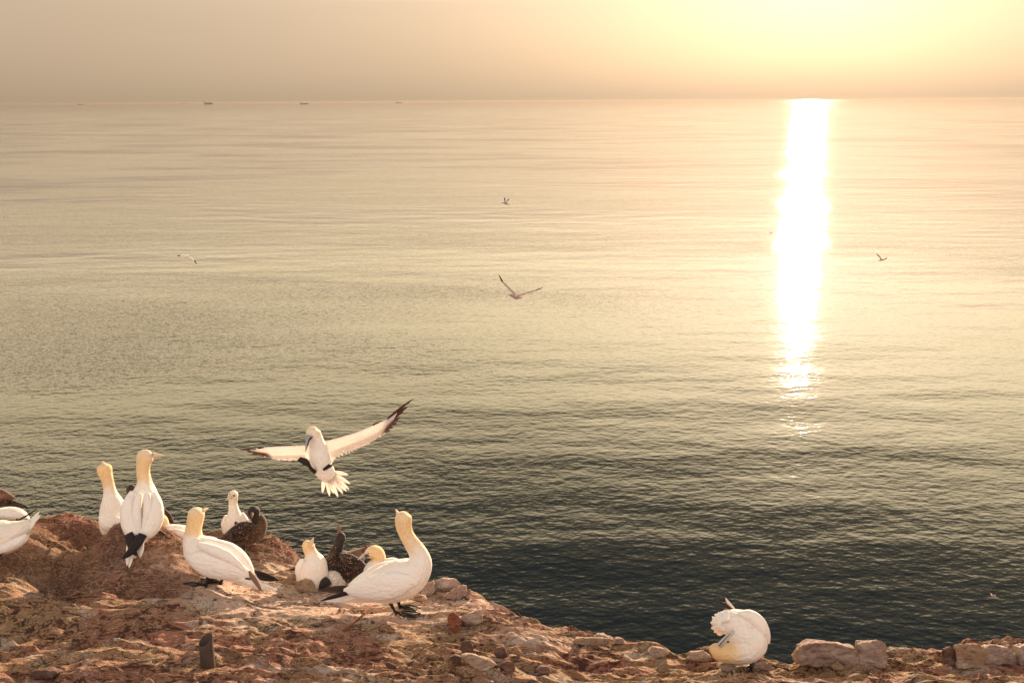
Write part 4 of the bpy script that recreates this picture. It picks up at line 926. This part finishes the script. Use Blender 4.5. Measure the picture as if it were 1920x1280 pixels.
S_ = [
 ([(1500, 1248), (1497, 1232), (1506, 1211), (1530, 1205), (1570, 1207), (1606, 1214), (1614, 1228), (1613, 1252)], 1555, 1253, .16, 1, 'wide rough block at the start of the row of stones on the right rim', 1),
 ([(1612, 1254), (1611, 1208), (1618, 1203), (1655, 1201), (1663, 1208), (1664, 1250)], 1637, 1254, .10, 1, 'squarish grey block beside the wide rough block on the rim', 2),
 ([(1795, 1254), (1792, 1209), (1797, 1207), (1838, 1208), (1842, 1214), (1845, 1250)], 1817, 1254, .055, 3, 'upright pale rectangular slab on the rim near the right edge', 3),
 ([(1850, 1244), (1848, 1214), (1858, 1208), (1890, 1213), (1905, 1226), (1908, 1246)], 1875, 1247, .10, 1, 'grey block just right of the upright rectangular slab', 4),
 ([(1912, 1246), (1913, 1213), (1925, 1209), (1950, 1212), (1952, 1246)], 1925, 1247, .08, 1, 'block cut by the right picture edge on the rim', 5),
 ([(1770, 1246), (1773, 1216), (1782, 1212), (1792, 1218), (1793, 1246)], 1780, 1248, .05, 2, 'narrow dark stone leaning against the upright rectangular slab', 7),
 ([(1558, 1248), (1570, 1238), (1584, 1249), (1582, 1256), (1566, 1256)], 1572, 1257, .05, 3, 'small pale angular stone in front of the wide rough block', 8),
 ([(1076, 1206), (1078, 1197), (1110, 1196), (1150, 1198), (1156, 1207), (1120, 1211)], 1110, 1211, .10, 3, 'flat pale slab lying on the rim in the middle of the picture', 9),
 ([(1106, 1198), (1120, 1187), (1134, 1190), (1150, 1198)], 1128, 1200, .08, 1, 'small pointed rock behind the flat pale slab', 10),
 ([(1150, 1206), (1154, 1196), (1168, 1196), (1172, 1208)], 1160, 1209, .06, 1, 'small rock at the right end of the flat pale slab', 11),
 ([(862, 1162), (866, 1154), (884, 1148), (902, 1142), (903, 1156), (901, 1168), (888, 1171), (872, 1168)], 885, 1171, .10, 1, 'angular pinkish stone right of the upright red stone', 12),
 ([(838, 1160), (842, 1150), (850, 1147), (862, 1158), (864, 1168), (856, 1186), (846, 1182)], 851, 1186, .06, 4, 'upright red stone beside the angular pinkish stone', 13),
 ([(830, 1118), (846, 1108), (866, 1095), (874, 1098), (874, 1118), (860, 1124), (840, 1122)], 856, 1124, .09, 1, 'slanting grey-blue stone plate above the rim, below a humped boulder', 14),
 ([(873, 1120), (872, 1106), (882, 1103), (883, 1112), (880, 1124)], 878, 1124, .05, 1, 'small upright flake at the tip of the slanting plate', 15),
 ([(814, 1108), (816, 1088), (830, 1084), (852, 1086), (864, 1093), (862, 1104)], 838, 1109, .14, 1, 'humped boulder on the rim right of the largest gannet', 16),
 ([(787, 1118), (798, 1096), (812, 1088), (816, 1106), (806, 1119)], 802, 1119, .11, 1, 'sloping grey stone between the largest gannet and the humped boulder', 17),
 ([(772, 1124), (780, 1114), (796, 1116), (800, 1124), (788, 1129)], 786, 1129, .08, 3, 'pale stone at the breast side foot of the largest gannet', 18),
 ([(864, 1229), (884, 1226), (920, 1238), (932, 1246), (912, 1257), (896, 1256), (876, 1242)], 898, 1257, .07, 3, 'tilted pale orange slab in the foreground', 19),
 ([(842, 1232), (852, 1227), (864, 1231), (866, 1244), (852, 1247)], 854, 1247, .06, 2, 'grey lump touching the left of the tilted pale orange slab', 20),
 ([(926, 1226), (930, 1214), (944, 1212), (952, 1226), (950, 1234), (932, 1233)], 938, 1234, .06, 2, 'dark angular stone above the tilted pale orange slab', 21),
 ([(940, 1244), (950, 1238), (964, 1242), (966, 1256), (948, 1260)], 952, 1260, .06, 2, 'dark brown stone right of the tilted pale orange slab', 22),
 ([(862, 1216), (868, 1202), (882, 1200), (888, 1214), (884, 1222), (868, 1222)], 874, 1222, .06, 2, 'dark peaked stone on the slope above the grey lump', 23),
 ([(552, 1098), (556, 1090), (574, 1084), (586, 1088), (592, 1102), (584, 1110), (562, 1108)], 573, 1110, .10, 3, 'largest whitish stone beside the crouching gannet', 24),
 ([(536, 1090), (540, 1080), (552, 1074), (562, 1080), (558, 1092), (546, 1095)], 549, 1095, .08, 3, 'whitish stone left of the largest whitish stone', 25),
 ([(52, 1266), (62, 1256), (84, 1255), (106, 1260), (98, 1270), (66, 1275)], 78, 1275, .09, 2, 'dark flat stone in the lower left corner with a paler top', 26),
 ([(1346, 1250), (1352, 1242), (1376, 1244), (1382, 1254), (1362, 1259)], 1364, 1259, .07, 1, 'rock under the breast of the preening gannet', 27),
 ([(1412, 1256), (1416, 1242), (1434, 1240), (1452, 1250), (1450, 1258)], 1432, 1259, .08, 1, 'rock behind the foot of the preening gannet', 28),
 ([(1291, 1236), (1296, 1222), (1318, 1219), (1334, 1230), (1336, 1240)], 1314, 1241, .09, 1, 'dark pink rock left of the preening gannet', 29),
 ([(476, 1096), (482, 1090), (492, 1092), (494, 1100), (484, 1103)], 485, 1103, .03, 4, 'little reddish stone under the tail of the plump gannet', 30),
 ([(515, 1118), (520, 1111), (529, 1112), (530, 1119)], 523, 1119, .03, 1, 'tiny grey pebble in front of the whitish stones, farther left', 31),
 ([(563, 1126), (568, 1120), (576, 1122), (577, 1129)], 570, 1129, .03, 1, 'tiny grey pebble below the largest whitish stone', 32),
 ([(336, 1120), (346, 1110), (356, 1111), (360, 1120), (348, 1123)], 348, 1123, .05, 1, 'small grey stone below the foot of the plump gannet', 33),
 ([(722, 1246), (726, 1241), (742, 1247), (740, 1253), (728, 1251)], 732, 1253, .03, 2, 'small dark stone chip in the foreground left of the slab', 34),
 ([(1005, 1256), (1014, 1248), (1030, 1250), (1034, 1260), (1018, 1264)], 1020, 1264, .05, 2, 'low dark stone in the foreground below the flat pale slab', 35),
 ([(1215, 1222), (1226, 1212), (1244, 1216), (1256, 1226), (1240, 1232), (1222, 1232)], 1236, 1233, .07, 1, 'grey rock on the rim between the flat pale slab and the preening gannet', 36),
]
for poly, bx, by, dep, mt_, lab, sd in S_:
    q = gd(bx, by, None) or gd(bx, by+8, None) or 5.5
    stone(poly, q-.01, dep, M['rock%d' % mt_], lab, seed=sd)

# gravel strewn over the ground: nobody could count it
def gravel():
    rnd = random.Random(12); V = []; Fc = []
    n = 1500
    xs = np.array([rnd.uniform(-4.2, 3.2) for _ in range(n)]); ys = np.array([rnd.uniform(3.9, 7.2) for _ in range(n)])
    ye = y_edge(xs); keep = ys < ye-.13
    cl = pnoise(xs*1.3, ys*1.3, 300)+.3*pnoise(xs*4, ys*4, 301); keep &= cl > -.12
    keep &= np.abs(pnoise(xs*7, ys*7, 303)) > .05
    xs, ys = xs[keep], ys[keep]; zs = ground(xs, ys)
    for x, y, z in zip(xs, ys, zs):
        s = .004+.016*rnd.random()**3.2
        bm = bmesh.new()
        for k in range(9):
            v = Vector((rnd.gauss(0, 1), rnd.gauss(0, 1), rnd.gauss(0, .6))).normalized()*s*rnd.uniform(.7, 1.15); bm.verts.new(v+Vector((x, y, z+s*.12)))
        bmesh.ops.convex_hull(bm, input=bm.verts[:]); bm.verts.index_update()
        o = len(V); V += [tuple(v.co) for v in bm.verts]; Fc += [tuple(v.index+o for v in f.verts) for f in bm.faces]; bm.free()
    o = link_mesh('gravel', V, Fc, M['rock1'], smooth=False); tag(o, 'small broken pebbles scattered over the rock', 'gravel', kind='stuff')
gravel()

# dry nest fibres (straw and faded net yarn) trampled into the mounds
def strand_mat():
    mt, t, b, out = newmat('dry_fibre')
    at = t.new('ShaderNodeAttribute', attribute_name='tint')
    t.put(b.inputs['Base Color'], t.ramp(at.outputs['Fac'], [(0, (.12, .05, .035)), (.5, (.42, .26, .16)), (.8, (.60, .44, .30)), (1, (.55, .14, .10))])); b.inputs['Roughness'].default_value = .9
    return mt
M['fibre'] = strand_mat()
def fibres():
    rnd = random.Random(5); V = []; Fc = []; T = []
    zones = [((130, 982, 7.3), .42, 1500, .55), ((60, 1000, 6.8), .40, 900, .1), ((20, 1030, 6.5), .38, 700, .05), ((250, 1020, 6.35), .42, 1500, .08), ((310, 1060, 6.05), .28, 700, .12), ((510, 1028, 7.25), .33, 1100, .3), ((330, 1030, 6.5), .3, 500, .1), ((870, 1140, 5.8), .30, 350, .1), ((120, 1090, 6.2), .32, 400, .0), ((690, 1085, 6.4), .25, 350, .2), ((600, 1200, 5.3), 1.1, 500, .0), ((1700, 1250, 5.3), .8, 260, 0)]
    for (c, r, n, red) in zones:
        cc = P(*c)
        X = np.array([cc.x+rnd.gauss(0, r*.5) for _ in range(n)]); Y = np.array([cc.y+rnd.gauss(0, r*.5) for _ in range(n)])
        keep = Y < y_edge(X)-.01; X, Y = X[keep], Y[keep]; Z = ground(X, Y)
        for x, y, z in zip(X, Y, Z):
            L = rnd.uniform(.02, .075); a = rnd.uniform(0, 6.28); w_ = rnd.uniform(.0007, .0016)
            dv = Vector((math.cos(a), math.sin(a), rnd.uniform(-.05, .5))).normalized(); sd = dv.cross(Vector((0, 0, 1))).normalized()
            tn = .95 if rnd.random() < red else rnd.uniform(0, .85)
            p = Vector((x, y, z+.001)); k = len(V); cur = Vector((rnd.gauss(0, .3), rnd.gauss(0, .3), -.5))
            for i in range(4):
                q = p+dv*L*i/3+cur*L*(i/3)**2*.6; ww = w_*(1-.2*i)
                V += [tuple(q-sd*ww), tuple(q+sd*ww), tuple(q+Vector((0, 0, ww*1.4)))]; T += [tn]*3
            for i in range(3):
                for j in range(3):
                    e = (j+1) % 3; Fc.append((k+i*3+j, k+i*3+e, k+i*3+3+e, k+i*3+3+j))
    o = link_mesh('nest_fibres', V, Fc, M['fibre'], smooth=False, attr=T); tag(o, 'dry straw and reddish net yarn trampled into the nest mounds', 'nest fibres', kind='stuff')
fibres()

# cut hollow post in the foreground
def pipe_post():
    d = gd(392, 1252, 5.05); e = thing('cut_post', P(392, 1252, d), 'short dark hollow post with a slanting cut top, standing in the foreground rock', 'post')
    A = P(392, 1268, d); B = P(385.5, 1199, d-.0); ax = (B-A).normalized(); L = (B-A).length
    u = ax.cross(fwd).normalized(); v = ax.cross(u).normalized(); r = 13.2*d/F; n = 28; ro = random.Random(3)
    V = []; Fc = []
    def cut(du, dv): return L+du*.35*(1 if u.dot(RT) > 0 else -1)+dv*.7*(-1 if v.dot(fwd) < 0 else 1)
    rows = []
    for rr, hs in ((r, [0, .3, .6, .85]), ):
        for h in hs: rows.append((rr, h, 'o'))
    rows += [(r, 1, 'o'), (r*.80, 1, 'i'), (r*.80, .55, 'f')]
    for rr, h, k in rows:
        for j in range(n):
            a = 2*math.pi*j/n; du = math.cos(a)*rr; dv = math.sin(a)*rr
            top = cut(du, dv); hh = top*h if h > .8 else L*h
            V.append(tuple(A+u*du+v*dv+ax*hh))
    for i in range(len(rows)-1):
        for j in range(n):
            k = (j+1) % n; Fc.append((i*n+j, i*n+k, (i+1)*n+k, (i+1)*n+j))
    Fc.append(tuple((len(rows)-1)*n+j for j in range(n)))
    mt, t, b, out = newmat('weathered_dark_post')
    tcn = t.new('ShaderNodeTexCoord'); n1 = t.noise(t.mapping(tcn.outputs['Object'], (60, 60, 8)), 1.0, 5, .65)
    t.put(b.inputs['Base Color'], t.mix(n1, (.02, .013, .011), (.09, .055, .042))); b.inputs['Roughness'].default_value = .8
    bp = t.new('ShaderNodeBump'); bp.inputs['Strength'].default_value = .5; bp.inputs['Distance'].default_value = .004; t.put(bp.inputs['Height'], n1); t.l.new(bp.outputs[0], b.inputs['Normal'])
    link_mesh('shaft', V, Fc, mt, e)
pipe_post()
# thin rusty rod lying against the rock under the largest gannet
def rod():
    a = P(697, 1134, gd(697, 1140, 5.75)-.05); c = P(650, 1181, gd(650, 1181, 5.5)); me = []
    V = []; Fc = []; n = 10; ax = (c-a).normalized(); u = ax.cross(Vector((0, 0, 1))).normalized(); v = ax.cross(u)
    K = 9
    for i in range(K):
        t_ = i/(K-1); q = a.lerp(c, t_)+u*.004*math.sin(t_*9)
        for j in range(n):
            an = 2*math.pi*j/n; rr = .0055*(1+.15*math.sin(i*2.1+j)); V.append(tuple(q+u*math.cos(an)*rr+v*math.sin(an)*rr))
    for i in range(K-1):
        for j in range(n): Fc.append((i*n+j, i*n+(j+1) % n, (i+1)*n+(j+1) % n, (i+1)*n+j))
    Fc += [tuple(range(n))[::-1], tuple((K-1)*n+j for j in range(n))]
    o = link_mesh('thin_stick', V, Fc, M['rock4']); tag(o, 'thin reddish stick stuck in the rock below the largest gannet', 'stick')
rod()

# ------------------------------------------------------------------ haze
def haze():
    e = 60500.0; z0, z1 = -1.0, 58.0
    V = [(x, y, z) for x in (-e, e) for y in (-e, e) for z in (z0, z1)]
    Fc = [(0, 1, 3, 2), (4, 6, 7, 5), (0, 4, 5, 1), (2, 3, 7, 6), (0, 2, 6, 4), (1, 5, 7, 3)]
    mt = bpy.data.materials.new('haze_air'); mt.use_nodes = True; t = NT(mt.node_tree); t.n.clear()
    out = t.new('ShaderNodeOutputMaterial'); v = t.new('ShaderNodeVolumePrincipled')
    v.inputs['Color'].default_value = (.27, .235, .20, 1); v.inputs['Density'].default_value = 0.9e-5; v.inputs['Anisotropy'].default_value = .45
    t.l.new(v.outputs[0], out.inputs['Volume'])
    o = link_mesh('haze', V, Fc, mt, smooth=False); tag(o, kind='stuff')
haze()
